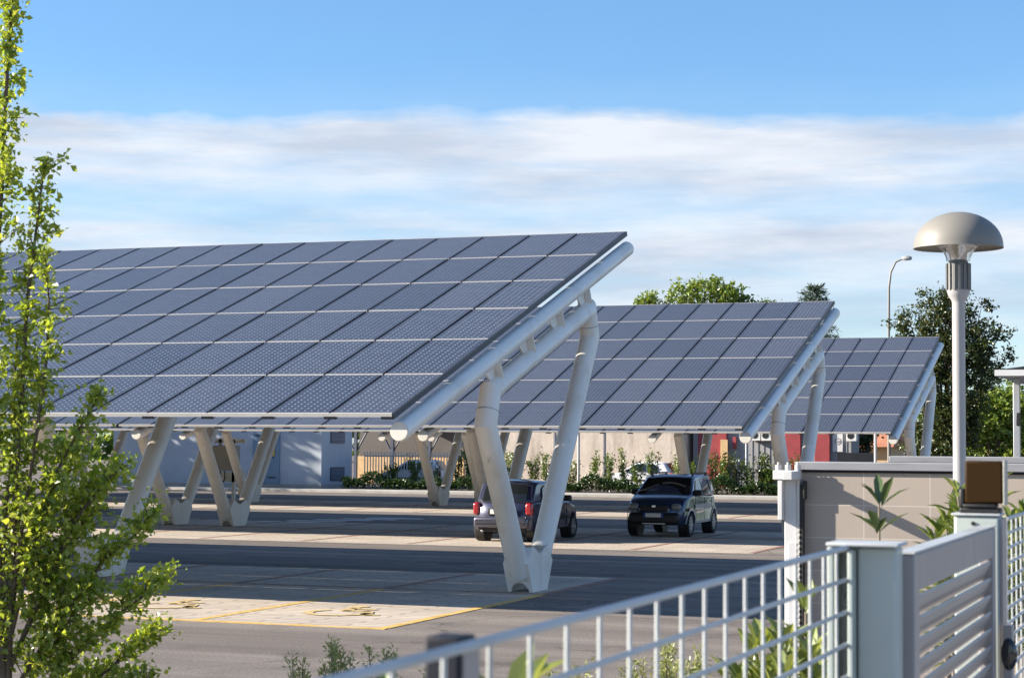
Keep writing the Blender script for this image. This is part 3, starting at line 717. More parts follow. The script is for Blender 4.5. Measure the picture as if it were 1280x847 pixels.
tree('broadleaf_tree',(-27.9,117.5,0),'low green tree top just showing along the upper edge of the middle canopy',10.9,6,
     [(-.8,0,10.7,1.0,1,.75),(.5,0,10.65,.9,1,.6),(1.3,0,10.6,.6,.6,.5),(0,0,9.2,1.8,1.6,1.0)],230,.22,M['leaf_mid'],23,clump=.45,per=24)
tree('broadleaf_tree',(-34.0,115.3,0),'small pale treetop left of the tall feathery tree above the middle canopy',11.4,6,
     [(0,0,11.1,.55,.6,.55),(.3,0,10.0,1.0,1,.8),(-.5,0,10.9,.4,.4,.35)],120,.22,M['leaf_light'],24,clump=.4,per=22)
# conifer
def conifer(loc,label,H,R0,rng,n=11):
    root=empty('conifer_tree',loc,label,'tree'); r=random.Random(rng); tr=MB(); nd=MB()
    tr.sweep([(0,0,-.1),(0,0,H*.6),(0,0,H)],[.22,.13,.02],8)
    z=H*.28
    while z<H-.1:
        f=(H-z)/(H*.72); L=R0*f**.8; nb=7
        for k in range(nb):
            a=6.283*(k+r.random()*.7)/nb; l=L*r.uniform(.75,1.15)+.25
            d=Vector((math.cos(a),math.sin(a),0)); p0=Vector((0,0,z)); rise=.35 if f<.25 else .05
            pts=[p0,p0+d*l*.5+Vector((0,0,l*(.10+rise))),p0+d*l+Vector((0,0,l*(-.12+rise*1.6)))]
            tr.sweep(pts,[.04*f+.012,.02,.006],5)
            for i in range(int(46*l)+14):
                t=r.uniform(.1,1); p=poly_point(pts,t)+Vector((r.gauss(0,.13),r.gauss(0,.13),-abs(r.gauss(0,.12))))
                leaf_add(nd,p,rv(r)+Vector((0,0,.5)),d*.7+rv(r)*.6,.30,.05,fold=.1)
        z+=.62 if f>.3 else .42
    tr.build('trunk',M['bark'],root); nd.build('crown',M['needles'],root,smooth=0,normals=False)
conifer((-21.3,103.9,0),'dark conifer rising behind the right end of the middle canopy',10.9,2.7,31)
conifer((-11.2,94.5,0),'dark conifer between the round dark tree and the carport at the right edge',6.0,1.5,32)
tree('broadleaf_tree',(-10.15,90.0,0),'bright green tree at the far right behind the carport post',6.0,1.5,rb(r5,9,0,2.5,1.5,1.6,1.0)+[(0,0,4.2,.9,.9,.8),(-1.2,0,2.6,.7,.8,.8)],380,.22,M['leaf_light'],33,clump=.45,per=26)
tree('broadleaf_tree',(-11.9,97.2,0),'mid green tree in the gap right of the round dark tree',6.2,1.5,rb(r5,8,0,3.0,1.5,2.0,1.0),240,.22,M['leaf_mid'],34,clump=.45,per=26)
tree('broadleaf_tree',(-9.2,100.5,0),'leafy green tree farthest right under the carport roof',7.0,1.8,rb(r5,9,0,3.4,2.0,2.4,1.2),280,.24,M['leaf_mid'],35,clump=.5,per=24)
tree('broadleaf_tree',(-19.6,110.0,0),'dark tree between the grey hall and the small ochre house',5.2,1.2,[(0,0,3.6,1.0,1,1.3),(.4,0,4.3,.8,.8,.8),(-.5,0,2.6,.8,.8,.7)],150,.2,M['leaf_dark'],38,clump=.35,per=26)
tree('broadleaf_tree',(-13.6,98.5,0),'low dark shrubby tree behind the end tube of the farthest canopy',3.6,.8,rb(r5,7,0,1.6,1.4,1.1,.9),190,.18,M['leaf_dark'],36,clump=.4,per=26)
tree('broadleaf_tree',(-60.5,79.0,0),'unseen wide tree added beyond the left edge to shade the pale blue cabin',12.5,3,  # out of view, added to throw shade on the cabin front
     [(0,0,8.2,4.2,4,3.2),(-3,1,7,3,3,2.6),(3,2,6.5,2.6,3,2.6),(0,4,7.5,3.5,3.5,3),(1,-2,5,3,3,2.2)],330,.42,M['leaf_mid'],37,clump=.8,per=26,trunk_r=.3)
# far row of woods beyond everything
fw=MB(); rw=random.Random(3)
for i in range(9000):
    x=rw.uniform(-260,160); h=7+2.5*math.sin(x*.11)+1.8*math.sin(x*.37+1)
    p=Vector((x,190+rw.uniform(0,10),abs(rw.random()**.6)*h)); leaf_add(fw,p,rv(rw)+Vector((0,-.5,.5)),rv(rw),1.5,1.1)
tag(fw.build('distant_woods',M['leaf_mid'],smooth=0,normals=False),kind='stuff',label='distant line of green woods far beyond the car park',cat='woods')

# ------------------------------------------------------------------ far hedge and shrubs
hg=MB(); rh=random.Random(4)
for i in range(15000):
    x=rh.uniform(-39.4,-17.6); hgt=.50+.22*math.sin(x*1.7)*math.sin(x*.6+2)+.12*math.sin(x*4.1)
    p=Vector((x,82.9+rh.uniform(-.35,.6),.12+hgt*rh.random()**.5)); leaf_add(hg,p,rv(rh)+Vector((0,-.3,.7)),rv(rh),.13,.08)
hr=empty('hedge',(0,0,0),'low dark green hedge along the far kerb','hedge')
hg.build('foliage',M['hedge'],hr,smooth=0,normals=False)
def far_shrub(x,y,h,w,rng,label,lm,group):
    root=empty('shrub',(x,y,.1),label,'shrub',group); r=random.Random(rng); tr=MB(); lf=MB()
    for s in range(4):
        a=r.uniform(0,6.28); tip=Vector((math.cos(a)*w*.4,math.sin(a)*w*.4,h*r.uniform(.7,1))); pts=[Vector((0,0,0)),tip*.5+rv(r)*.05,tip]
        tr.sweep(pts,[.02,.014,.005],5)
        for i in range(95):
            t=r.uniform(.3,1); p=poly_point(pts,t)+rv(r)*r.uniform(0,w*.30)
            leaf_add(lf,p,rv(r)+Vector((0,0,.5)),rv(r)+Vector((0,0,.4)),.14,.065)
    tr.build('stem',M['bark'],root); lf.build('foliage',lm,root,smooth=0,normals=False)
ordn=['first','second','third','fourth','fifth','sixth','seventh','eighth','ninth','tenth','eleventh','twelfth','thirteenth','fourteenth','fifteenth','sixteenth','seventeenth','eighteenth','nineteenth','twentieth']
xs=[-31.1,-30.35,-29.6,-28.5,-27.5,-26.75,-26.0,-25.25,-24.6,-23.6,-22.9]
for i,x in enumerate(xs):
    far_shrub(x,84.1+rnd.uniform(-.2,.2),rnd.uniform(1.55,2.1),rnd.uniform(.6,.85),100+i,'slim leafy shrub before the beige wall, %s from the left'%ordn[i],M['leaf_mid'] if i%3 else M['leaf_laurel'],'shrubs in front of the beige wall')
xs=[-22.2,-21.7,-21.2,-20.7,-20.2,-19.7,-19.2,-18.7,-18.3]
for i,x in enumerate(xs):
    far_shrub(x,84.3+rnd.uniform(-.2,.2),rnd.uniform(1.6,2.0),rnd.uniform(.8,1.0),130+i,'bushy shrub before the grey wall with red panels, %s from the left'%ordn[i],M['leaf_dark'] if i%2 else M['leaf_mid'],'shrubs in front of the grey wall')
for i,(x,h) in enumerate(((-37.2,1.5),(-36.3,1.3),(-35.0,1.9),(-34.2,2.3),(-33.1,1.9),(-32.3,1.8),(-38.4,1.2))):
    far_shrub(x,86.2,h,.8,160+i,'shrub growing through the white picket fence, %s by size'%ordn[i] if False else ['wispy shrub in front of the white car bonnet','wispy shrub in front of the white car door','leafy shrub left of the far V support','tall leafy shrub inside the far V support','leafy shrub right of the far V support','shrub just left of the blue hatchback roof','thin shrub at the pale blue cabin end of the fence'][i],M['leaf_mid'],'shrubs along the white picket fence')
# picket fence (far)
pf=empty('picket_fence',(0,0,0),'pale metal picket fence in front of the white car and the dark shed','fence')
b=MB()
x=-40.0
while x<-33.0:
    b.box(x-.02,x+.02,86.58,86.62,.1,1.85); x+=.15
b.build('picket',M['acwhite'],pf,smooth=0)
MB().box(-40.0,-33,86.63,86.66,.5,.55).box(-40.0,-33,86.63,86.66,1.6,1.65).build('rail',M['galv'],pf,smooth=0)
# thin posts in front of walls
def pole(x,y,z0,z1,r,mt,label,name='pole',cat='pole'):
    o=MB().sweep([(x,y,z0),(x,y,z1)],r,14).build(name,mt); return tag(o,label,cat)
pole(-27.86,83.3,0,5.2,.06,M['galv'],'thin grey pole rising from the hedge beside the right leg of the near V support')
pole(-20.5,84.9,0,4.5,.045,M['signw'],'slim white pole before the grey wall above the green bin')
pole(-14.85,85.5,0,4.2,.06,M['signw'],'white pole seen under the right end of the farthest canopy')

# ------------------------------------------------------------------ far buildings
cb=empty('utility_cabin',(0,0,0),'pale blue utility cabin with steel door and louvres at the left','building')
MB().box(-52.0,-40.6,83.0,86.4,.28,4.6).build('wall',M['cabin'],cb,smooth=0)
MB().box(-52.02,-40.58,82.98,86.42,0,.277).build('plinth',M['pavement'],cb,smooth=0)
MB().box(-52.3,-40.3,82.7,86.7,4.605,4.8).build('roof',M['capsteel'],cb,smooth=0)
dr=MB().box(-44.25,-42.80,82.955,82.997,.30,2.78).build('door',M['cabin_door'],cb,smooth=0)
for x0,z0,w,h,mt,nm in ((-43.45,1.95,.42,.5,M['signy'],'warning_sign'),(-43.40,1.62,.34,.3,M['signy'],'warning_sign'),(-44.0,1.55,.30,.42,M['signb'],'notice'),(-44.08,1.22,.34,.14,M['red'],'notice'),(-43.35,1.52,.28,.08,M['signb'],'notice')):
    MB().box(x0,x0+w,82.925,82.953,z0,z0+h).build(nm,mt,dr,smooth=0)
MB().prism([(-43.36,2.02),(-43.12,2.02),(-43.24,2.36)],'y',82.915,82.923).build('warning_triangle',M['black'],dr,smooth=0)
for x0 in (-44.1,-43.4):
    for z0 in (.55,2.55):
        MB().box(x0,x0+.4,82.94,82.953,z0,z0+.10).build('door_vent',M['steelblue'],dr,smooth=0)
for z0,z1 in ((2.25,2.95),(.45,1.10)):
    v=MB().box(-40.597,-40.56,83.95,85.5,z0,z1).build('vent',M['steelblue'],cb,smooth=0)
    l=MB()
    for i in range(9):
        z=z0+.05+i*(z1-z0-.1)/9; l.box(-40.575,-40.53,83.99,85.46,z,z+.025)
    l.build('louvre',M['cabin_door'],v,smooth=0)
# beige building
bb=empty('beige_building',(0,0,0),'large building with beige rough cast wall behind the shrubs','building')
MB().box(-36.6,-26.30,96,112,0,6.4).build('wall',M['beige'],bb,smooth=0)
MB().box(-36.8,-26.1,95.8,112.2,6.405,6.6).build('roof',M['capsteel'],bb,smooth=0)
MB().box(-30.78,-30.70,95.97,95.998,0,6.4).box(-33.5,-33.42,95.97,95.998,0,6.4).build('wall_joint',M['greywall'],bb,smooth=0)
MB().sweep([(-26.42,95.93,0),(-26.42,95.93,6.4)],.06,10).build('downpipe',M['signw'],bb)
# grey hall with red panels
gb=empty('grey_hall',(0,0,0),'long grey hall with red wall panels and air conditioners','building')
MB().box(-26.05,-17.95,96.4,98.6,0,6.2).build('wall',M['greywall'],gb,smooth=0)
rib=MB(); x=-26.0
while x<-18: rib.box(x,x+.05,96.375,96.397,0,6.2); x+=.30
rib.build('wall_rib',M['greywall'],gb,smooth=0)
MB().box(-26.2,-17.8,96.2,98.8,6.205,6.4).build('roof',M['capsteel'],gb,smooth=0)
for x0,x1 in ((-25.75,-24.25),(-21.25,-20.45),(-19.75,-18.98)):
    MB().box(x0,x1,96.2,96.37,0,6.2).build('red_panel',M['red'],gb,bevel=.02)
MB().box(-24.55,-24.18,96.1,96.19,1.4,2.55).build('ochre_board',M['ochre'],gb,smooth=0)  # plain ochre board overlapping the edge of the red panel
MB().box(-23.95,-23.78,96.25,96.37,2.1,2.7).build('fire_box',M['red'],gb,smooth=0)
for x in (-22.95,-22.4,-18.1):
    a=MB().box(x,x+.50,96.0,96.37,2.50,3.05).build('air_conditioner',M['acwhite'],gb,bevel=.02)
    MB().lathe([(0,.0),(.17,.0),(.17,.01)],seg=20,M_=Matrix.Translation((x+.2,95.998,2.78))@Matrix.Rotation(R(90),4,'X')).build('fan_grille',M['black'],a)
sg=MB().box(-18.86,-18.36,96.32,96.37,1.98,3.05).build('wall_sign',M['signw'],gb,smooth=0)
MB().lathe([(.13,0),(.17,0),(.17,.012),(.13,.012)],seg=24,M_=Matrix.Translation((-18.6,96.318,2.5))@Matrix.Rotation(R(90),4,'X')).box(-18.72,-18.48,96.30,96.318,2.46,2.53).build('sign_emblem',M['capsteel'],sg,smooth=0)
# open shed with steel braces
sd=empty('open_shed',(0,0,0),'dark open shed with V braced steel columns behind the picket fence','building')
MB().box(-47,-37.2,101,101.2,0,5).build('back_wall',M['darkshed'],sd,smooth=0)
MB().box(-47.2,-37.0,96.4,101.3,5.003,5.2).build('roof',M['darkpost'],sd,smooth=0)
MB().box(-37.19,-36.65,97,101,0,5).build('end_wall',M['cabin'],sd,smooth=0)
for x in (-45.3,-43.1,-40.9,-38.7):
    c=MB().box(x-.08,x+.08,96.8,96.96,0,5).build('column',M['steelblue'],sd,smooth=0)
    MB().sweep([(x,96.88,1.7),(x+.8,96.88,3.1)],.05,6).sweep([(x,96.88,1.7),(x-.8,96.88,3.1)],.05,6).build('brace',M['steelblue'],c)
MB().box(-46.9,-37.3,100.2,100.5,0,1.5).build('stored_stack',M['ochre'],sd,smooth=0)
# small house with tiled roof
hs=empty('small_house',(0,0,0),'small ochre house with terracotta roof seen under the farthest canopy','house')
MB().box(-25.5,-20.7,124,130,0,2.3).build('wall',M['ochre'],hs,smooth=0)
MB().prism([(123.4,2.2),(130.6,2.2),(127.0,4.6)],'x',-26.0,-20.3).build('roof',M['roof_red'],hs,smooth=0)
MB().box(-22.6,-21.9,123.94,123.998,1.0,1.95).build('window',M['glass'],hs,smooth=0)
vn=MB().box(-17.9,-16.1,92.5,93.0,.45,1.95).build('board',M['darkpost'],smooth=0); tag(vn,'dark advertising board standing before the hall under the farthest canopy','board')
gbn=empty('wheelie_bin',(-19.45,84.9,.1),'dark green bin among the shrubs before the grey wall','bin')
MB().prism([(-.28,0.12),(.28,.12),(.34,1.05),(-.34,1.05)],'y',-.3,.3).build('body',M['green'],gbn,bevel=.02)
MB().box(-.36,.36,-.34,.36,1.055,1.12).build('lid',M['green'],gbn,bevel=.02)
MB().sweep([(-.25,.3,.12),(.25,.3,.12)],.12,14).build('wheel',M['black'],gbn)
# inverter cabinet
iv=empty('inverter_cabinet',(-37.75,68.3,0),'grey electrical cabinet on a white frame between the V supports at the left','cabinet')
MB().box(-.62,.62,-.3,.3,1.15,2.15).build('cabinet_box',[M['box']],iv,bevel=.02)
MB().box(-.66,-.622,-.28,.28,1.17,2.13).build('dark_side_slab',M['boxdark'],iv,smooth=0)  # slab in a darker copy of the cabinet colour on one side
fr=MB()
for x in (-.3,.3): fr.box(x-.06,x+.06,.31,.43,0,2.45)
fr.box(-.9,.8,.31,.43,2.25,2.40).box(-.8,.8,.31,.43,.7,1.1); fr.build('frame',M['paint'],iv,smooth=0)
MB().sweep([(-.1,0,1.15),(-.12,-.05,.8),(0,-.1,.62),(.12,-.05,.8),(.1,0,1.15)],.025,8).build('cable',M['black'],iv)

# ------------------------------------------------------------------ street lamps
def mushroom():
    root=empty('street_lamp',(-1.57,11.96,0),'grey mushroom shaped lamp on a slim pale pole at the right','street lamp')
    MB().lathe([(.055,0),(.055,.6),(.0385,.65),(.0385,3.22),(.042,3.235),(.060,3.262),(.068,3.285),(.070,3.30)],seg=28).build('pole',M['lamppole'],root)
    h=MB().lathe([(.066,3.295),(.066,3.462),(.058,3.466),(.056,3.478),(.0,3.478)],seg=28)
    for k in range(14):
        a=6.2832*k/14; h.box(.064,.0755,-.006,.006,3.297,3.46,0,Matrix.Rotation(a,4,'Z'))
    h.build('ballast_housing',M['lamprib'],root,smooth=30)
    g=MB().lathe([(.072,3.478),(.075,3.50),(.088,3.53),(.112,3.558),(.14,3.575),(.137,3.575),(.109,3.560),(.085,3.532),(.072,3.502),(.069,3.480)],seg=32).build('glass_bowl',M['clear'],root)
    MB().lathe([(.0,3.482),(.05,3.482),(.055,3.52),(.075,3.55),(.08,3.575)],seg=24).build('reflector',M['chrome'],root)
    prof=[(.0,3.775)]+[(.268*math.sin(R(a)),3.565+.21*math.cos(R(a))) for a in range(6,91,6)]+[(.27,3.553),(.266,3.553),(.262,3.566)]+[(.255*math.sin(R(a)),3.565+.03*math.cos(R(a))) for a in range(85,-1,-12)]
    MB().lathe(prof,seg=48).build('lamp_shade',M['lampgrey'],root,smooth=50)
mushroom()
sl=empty('street_lamp',(-14.2,85.2,0),'tall distant street lamp with a curved arm above the dark tree','street lamp')
MB().sweep([(0,0,0),(0,0,7),(.02,0,9.2),(.10,.02,9.9),(.32,.05,10.35),(.6,.08,10.47)],[.09,.06,.05,.045,.04,.035],12).build('pole',M['lampgrey'],sl)
MB().lathe([(0,.0),(.10,.02),(.13,.09),(.11,.17),(.04,.22),(0,.225)],seg=16,M_=Matrix.Translation((.78,.1,10.40))@Matrix.Scale(1.9,4,(1,0,0))).build('lamp_head',M['lamppole'],sl)

# carport at the right edge
cp=empty('carport',(-3.17,30.83,0),'flat roofed carport with a slim post at the right edge','carport')
MB().box(-.22,5,-1.0,5,3.40,3.49).build('roof_edge',M['signw'],cp,smooth=0)
MB().prism([(-.20,3.493),(5,3.493),(5,3.95),(2.2,3.80)],'y',-.9,4.9).build('roof',M['darkpost'],cp,smooth=0)
MB().box(-.05,.05,-.05,.05,0,3.398).build('post',M['galv'],cp,bevel=.006)
MB().box(4.4,4.5,-.05,.05,0,3.398).box(-.05,.05,4.2,4.3,0,3.398).build('post',M['galv'],cp,smooth=0)
MB().box(.0,.062,-.10,-.052,2.66,2.86).build('switch_box',M['black'],cp,bevel=.008)

# ------------------------------------------------------------------ tiled wall, gate receiver
tw=empty('tiled_wall',(-3.80,17.8,0),'low wall faced with large grey stone tiles under a metal coping','wall')
b=MB().box(0,6.5,0,.30,0,2.118).build('tile_facing',M['tiles'],tw,smooth=0); 
MB().box(-.03,6.53,-.045,.345,2.121,2.195).build('coping',M['capsteel'],tw,bevel=.006)
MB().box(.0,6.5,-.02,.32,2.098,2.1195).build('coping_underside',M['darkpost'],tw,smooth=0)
t2=empty('rear_wall',(-3.50,21.0,0),'second wall with grey coping just behind the tiled wall','wall')
MB().box(.03,6.5,.04,.30,0,2.168).build('wall_body',M['tiles'],t2,smooth=0)
MB().box(0,6.53,0,.34,2.171,2.235).build('coping',M['capsteel'],t2,bevel=.006)
gr=empty('gate_receiver',(-3.86,17.76,0),'white steel gate receiving post with toothed rack and rollers beside the tiled wall','gate post')
MB().box(-.06,.055,-.035,.035,0,2.10).build('post',M['signw'],gr,bevel=.008)
rk=MB().box(.058,.085,-.045,.03,0,2.06)
z=.04
while z<2.03: rk.box(.060,.083,-.058,-.0455,z,z+.022); z+=.052
rk.build('rack',M['alu'],gr,smooth=0)
MB().box(.088,.115,-.05,.03,0,1.98).build('rubber_strip',M['rubber'],gr,smooth=0)
MB().box(-.02,.125,-.13,.12,1.84,2.02).build('stop_block',M['black'],gr,bevel=.01) if False else MB().box(.1155,.14,-.055,.03,1.85,2.02).build('stop_block',M['black'],gr,bevel=.01)
MB().box(-.15,.09,-.12,.08,2.03,2.115).build('bracket',M['signw'],gr,bevel=.006)
MB().box(-.105,-.065,-.11,-.02,1.66,2.03).box(.02,.10,-.45,-.121,2.035,2.11).build('guide_plate',M['signw'],gr,bevel=.004)
for x in (-.11,-.02,.07):
    MB().sweep([(x,-.06,2.115),(x,-.06,2.165)],.028,14).sweep([(x,-.06,2.165),(x,-.06,2.19)],.012,8).build('roller',M['alu'],gr)
MB().box(-.02,.055,-.048,-.0355,.1,1.45).build('cover_strip',M['signw'],gr,smooth=0)

# ------------------------------------------------------------------ foreground fence and gate
FX=-.765
def mesh_fence(y0,y1,x,v,s,label,ztop=2.15,z0=.72,r=.0047,posts=()):
    root=empty('mesh_fence',(x,y0,0),label,'fence')
    rails=MB(); k=0; z=ztop
    while z>z0:
        rr=.0062 if k==0 else r
        rails.sweep([(0,0,z-rr),(0,y1-y0,z-rr)],rr,8); z-=v; k+=1
    rails.build('rail',M['fence'],root)
    wires=MB(); y=.09
    while y<y1-y0:
        wires.sweep([(-.008,y,z0),(-.008,y,ztop-.004)],.0034,6); y+=s
    wires.build('wire',M['fence'],root)
    for p in posts:
        q=MB().box(-.052,-.012,p-y0-.02,p-y0+.03,.6,ztop+.002).build('fence_post',M['darkpost'],root,bevel=.003)
        MB().box(-.0115,-.0085,p-y0-.012,p-y0+.032,.6,ztop-.004).build('clamp_strip',M['gate'],q,smooth=0)
    return root
mesh_fence(.2,4.09,FX,.067,.132,'pale grey mesh fence crossing the foreground up to the gate post',posts=(1.945,))
mesh_fence(5.86,10.5,-.635,.044,.132,'fine pale mesh fence right of the gate behind the dark amber lamp',posts=(8.4,))
kb=structure(MB().box(-.88,-.52,.0,11,-.1,.72).build('retaining_kerb',M['asphalt_kerb'],smooth=0))
gp=empty('gate_post',(-.705,4.12,0),'nearer pale grey gate post with bolted channel at the mesh fence end','gate post')
MB().box(-.043,.040,-.04,.04,.70,2.145).build('post_tube',M['post'],gp,bevel=.006)
ch=MB().box(-.100,-.088,-.07,.04,.70,2.145).box(-.087,-.046,.028,.040,.70,2.142).box(-.056,-.0455,-.078,.026,.70,2.140).build('channel',M['post'],gp,bevel=.002)
MB().box(-.102,.050,-.075,.045,2.147,2.155).build('cap_plate',M['fence'],gp,bevel=.003)
for z in (2.035,1.63,1.1): MB().lathe([(0,.016),(.009,.014),(.012,.006),(.012,0)],seg=14,M_=Matrix.Translation((-.070,.027,z))@Matrix.Rotation(R(90),4,'X')).build('bolt',M['chrome'],ch)
gp2=empty('gate_post',(-.69,5.75,0),'farther pale grey gate post carrying the dark amber signal lamp','gate post')
MB().box(-.075,.052,-.05,.06,.70,2.155).build('post_tube',M['post'],gp2,bevel=.006)
MB().box(.0525,.062,-.045,.055,.70,2.15).build('shaded_side_face',M['gate'],gp2,smooth=0)  # darker slab puts the shade of the post's side into colour
MB().box(-.082,.056,-.056,.064,2.157,2.164).build('cap_plate',M['fence'],gp2,bevel=.002)
MB().lathe([(0,.004),(.006,.004),(.006,0)],seg=12,M_=Matrix.Translation((-.02,-.051,2.135))@Matrix.Rotation(R(90),4,'X')).build('bolt',M['black'],gp2)
gl=empty('pedestrian_gate',(-.665,4.185,0),'louvred grey pedestrian gate leaf between the two gate posts','gate')
g=MB(); LEN=1.49
g.box(-.02,.02,0,.075,.80,2.125).box(-.02,.02,LEN-.06,LEN,.80,2.125).box(-.02,.02,.076,LEN-.061,2.045,2.125).box(-.02,.02,.076,LEN-.061,.80,.90)
g.build('gate_frame',M['gate'],gl,bevel=.003)
MB().box(-.021,.021,-.002,LEN+.002,2.127,2.132).build('top_strip',M['fence'],gl,smooth=0)
lv=MB(); z=2.03
while z>.93:
    dx,dz=.013,.026
    lv.add([(dx,.076,z+.006),(-dx,.076,z-dz*2+.006),(-dx,LEN-.061,z-dz*2+.006),(dx,LEN-.061,z+.006),(dx+.003,.076,z),(-dx+.003,.076,z-dz*2),(-dx+.003,LEN-.061,z-dz*2),(dx+.003,LEN-.061,z)],
      [(0,1,2,3),(7,6,5,4),(0,4,5,1),(1,5,6,2),(2,6,7,3),(3,7,4,0)]); z-=.047
lv.build('louvre',M['gate'],gl,smooth=0)
am=empty('signal_lamp',(-.69,5.74,2.164),'dark amber square signal lamp on a black bracket on the farther gate post','signal lamp')
MB().box(-.045,.062,-.03,.045,.028,.150).build('lens',M['amber'],am,bevel=.006)
MB().box(.063,.068,-.032,.047,.024,.153).build('lens_rim',M['box'],am,bevel=.001)
MB().box(-.062,.055,-.028,.04,.0,.016).box(-.05,.045,-.034,.03,.0165,.027).box(-.062,-.046,-.025,.03,.0165,.07).build('bracket',M['black'],am,bevel=.005)
ph=empty('photocell',(-.622,5.70,1.72),'small grey photocell box with a dark lens on the side of the farther gate post','photocell')
MB().box(-.004,.022,-.03,.03,-.16,.13).build('housing',M['gate'],ph,bevel=.004)
MB().lathe([(0,.016),(.016,.013),(.024,.0)],seg=18,M_=Matrix.Translation((.012,-.031,.05))@Matrix.Rotation(R(90),4,'X')@Matrix.Scale(1.9,4,(0,1,0))).build('lens',M['glass'],ph)

# ------------------------------------------------------------------ foreground plants
def laurel(x,y,ztop,label,rng,stems=3,whorls=5,ll=.12,lw=.032,spread=.18,lm=None,hgt=.6):
    root=empty('laurel_shrub',(x,y,.1),label,'shrub','broad leaved shrubs behind the foreground fence'); r=random.Random(rng); tr=MB(); lf=MB()
    for s in range(stems):
        a=r.uniform(0,6.28); sp=spread*r.uniform(.1,1) if s else 0
        tip=Vector((math.cos(a)*sp,math.sin(a)*sp,ztop-.1-(.0 if s==0 else r.uniform(.02,.25))))
        pts=[Vector((0,0,0)),Vector((tip.x*.3,tip.y*.3,tip.z*.55)),tip]; tr.sweep(pts,[.014,.010,.004],6)
        for w in range(whorls):
            f=1-w*(hgt/ztop)/whorls; p=poly_point(pts,f); nl=6 if w else 5
            for k in range(nl):
                th=6.283*(k+r.random()*.6)/nl; el=R(58-18*w+r.uniform(-18,14)) if w<3 else R(r.uniform(-10,35))
                d=Vector((math.cos(th)*math.cos(el),math.sin(th)*math.cos(el),math.sin(el))); n=Vector((-math.cos(th)*math.sin(el),-math.sin(th)*math.sin(el),math.cos(el)))
                s_=r.uniform(.75,1.2); L=ll*s_; W=lw*s_; c=n.cross(d).normalized()
                q=p+rv(r)*.012; m1=q+d*L*.3; m2=q+d*L*.68-n*L*.03; e=q+d*L-n*L*.12; u=n*W*.22
                lf.add([q,m1+c*W*.42+u,m2+c*W*.45+u,e,m2-c*W*.45+u,m1-c*W*.42+u,m1,m2],[(0,6,1),(6,7,2,1),(7,3,2),(0,5,6),(5,4,7,6),(4,3,7)])
    tr.build('stem',M['twig'],root); lf.build('foliage',lm or M['leaf_laurel'],root,smooth=40,normals=False)
laurel(-1.21,7.04,2.14,'dark leaved shoot rising before the tiled wall above the gate',201,1,3,.135,.032,.05,M['leaf_shoot'],.30)
laurel(-1.10,8.35,2.08,'yellow green shrub behind the gate left of the lamp pole',202,7,7,.11,.034,.15)
laurel(-.93,8.15,2.19,'yellow green shrub behind the fine mesh fence right of the signal lamp',203,8,8,.11,.034,.24)
laurel(-.80,9.2,2.16,'yellow green shrub farther along the fine mesh fence at the right edge',204,8,8,.11,.034,.24)
laurel(-1.26,6.0,1.84,'bright green shrub behind the mesh just left of the nearer gate post',205,9,10,.11,.034,.16,None,1.0)
laurel(-1.15,5.55,1.72,'bright green leaves low behind the mesh under the gate receiver',206,9,10,.11,.034,.16,None,1.0)
laurel(-1.42,6.1,1.70,'bright green shrub low behind the mesh left of the gate receiver',207,9,10,.11,.034,.18,None,1.0)
laurel(-.98,2.62,1.97,'blurred yellow green shoot right of the dark fence post',208,2,3,.11,.034,.03,None,.25)
laurel(-1.10,2.42,1.94,'blurred green shoot left of the dark fence post',209,2,3,.12,.036,.05,M['leaf_mid'],.25)
def olive(x,y,ztop,label,rng,n=5,sp=.18,lm=None):
    root=empty('fine_leaved_shrub',(x,y,.1),label,'shrub','fine leaved shrubs at the bottom of the view'); r=random.Random(rng); tr=MB(); lf=MB()
    for s in range(n):
        a=r.uniform(0,6.28); q=sp*r.random(); tip=Vector((math.cos(a)*q,math.sin(a)*q,ztop-.1-(r.uniform(0,.16) if s else 0)))
        pts=[Vector((0,0,0)),Vector((tip.x*.5,tip.y*.5,tip.z*.6)),tip]; tr.sweep(pts,[.009,.006,.002],5)
        for i in range(240):
            f=1-r.random()*.45; p=poly_point(pts,f); d=(rv(r)+Vector((0,0,.8))).normalized()
            leaf_add(lf,p+d*r.uniform(0,.07)*(1.15-f*.6),rv(r),d,.030*r.uniform(.7,1.3),.010)
    tr.build('stem',M['twig'],root); lf.build('foliage',lm or M['leaf_olive'],root,smooth=0,normals=False)
for i,(x,y,z,l) in enumerate(((-4.52,9.05,1.25,'leftmost fine leaved shrub at the bottom edge beside the young tree'),(-4.32,9.12,1.31,'second fine leaved shrub from the young tree along the bottom edge'),(-4.15,9.2,1.29,'third fine leaved shrub from the young tree, left of the dark fence post'),
   (-3.02,8.3,1.27,'fine leaved shrub right of the blurred yellow shoot'),(-2.86,8.5,1.33,'fine leaved shrub behind the mesh in the middle of the bottom edge'),(-2.62,8.6,1.36,'fine leaved shrub behind the mesh below the near V support'),(-2.42,8.7,1.43,'fine leaved shrub behind the mesh, rightmost of the low row'),(-2.28,8.3,1.38,'small fine leaved shrub next to the bright green shrub behind the mesh'),(-3.75,9.1,1.22,'low fine leaved shrub directly behind the dark fence post'),(-3.22,8.9,1.25,'fine leaved shrub just right of the dark fence post'),(-2.52,9.0,1.40,'tall thin fine leaved shrub under the right leg of the near V support'))):
    olive(x,y,z,l,300+i,7,.16)

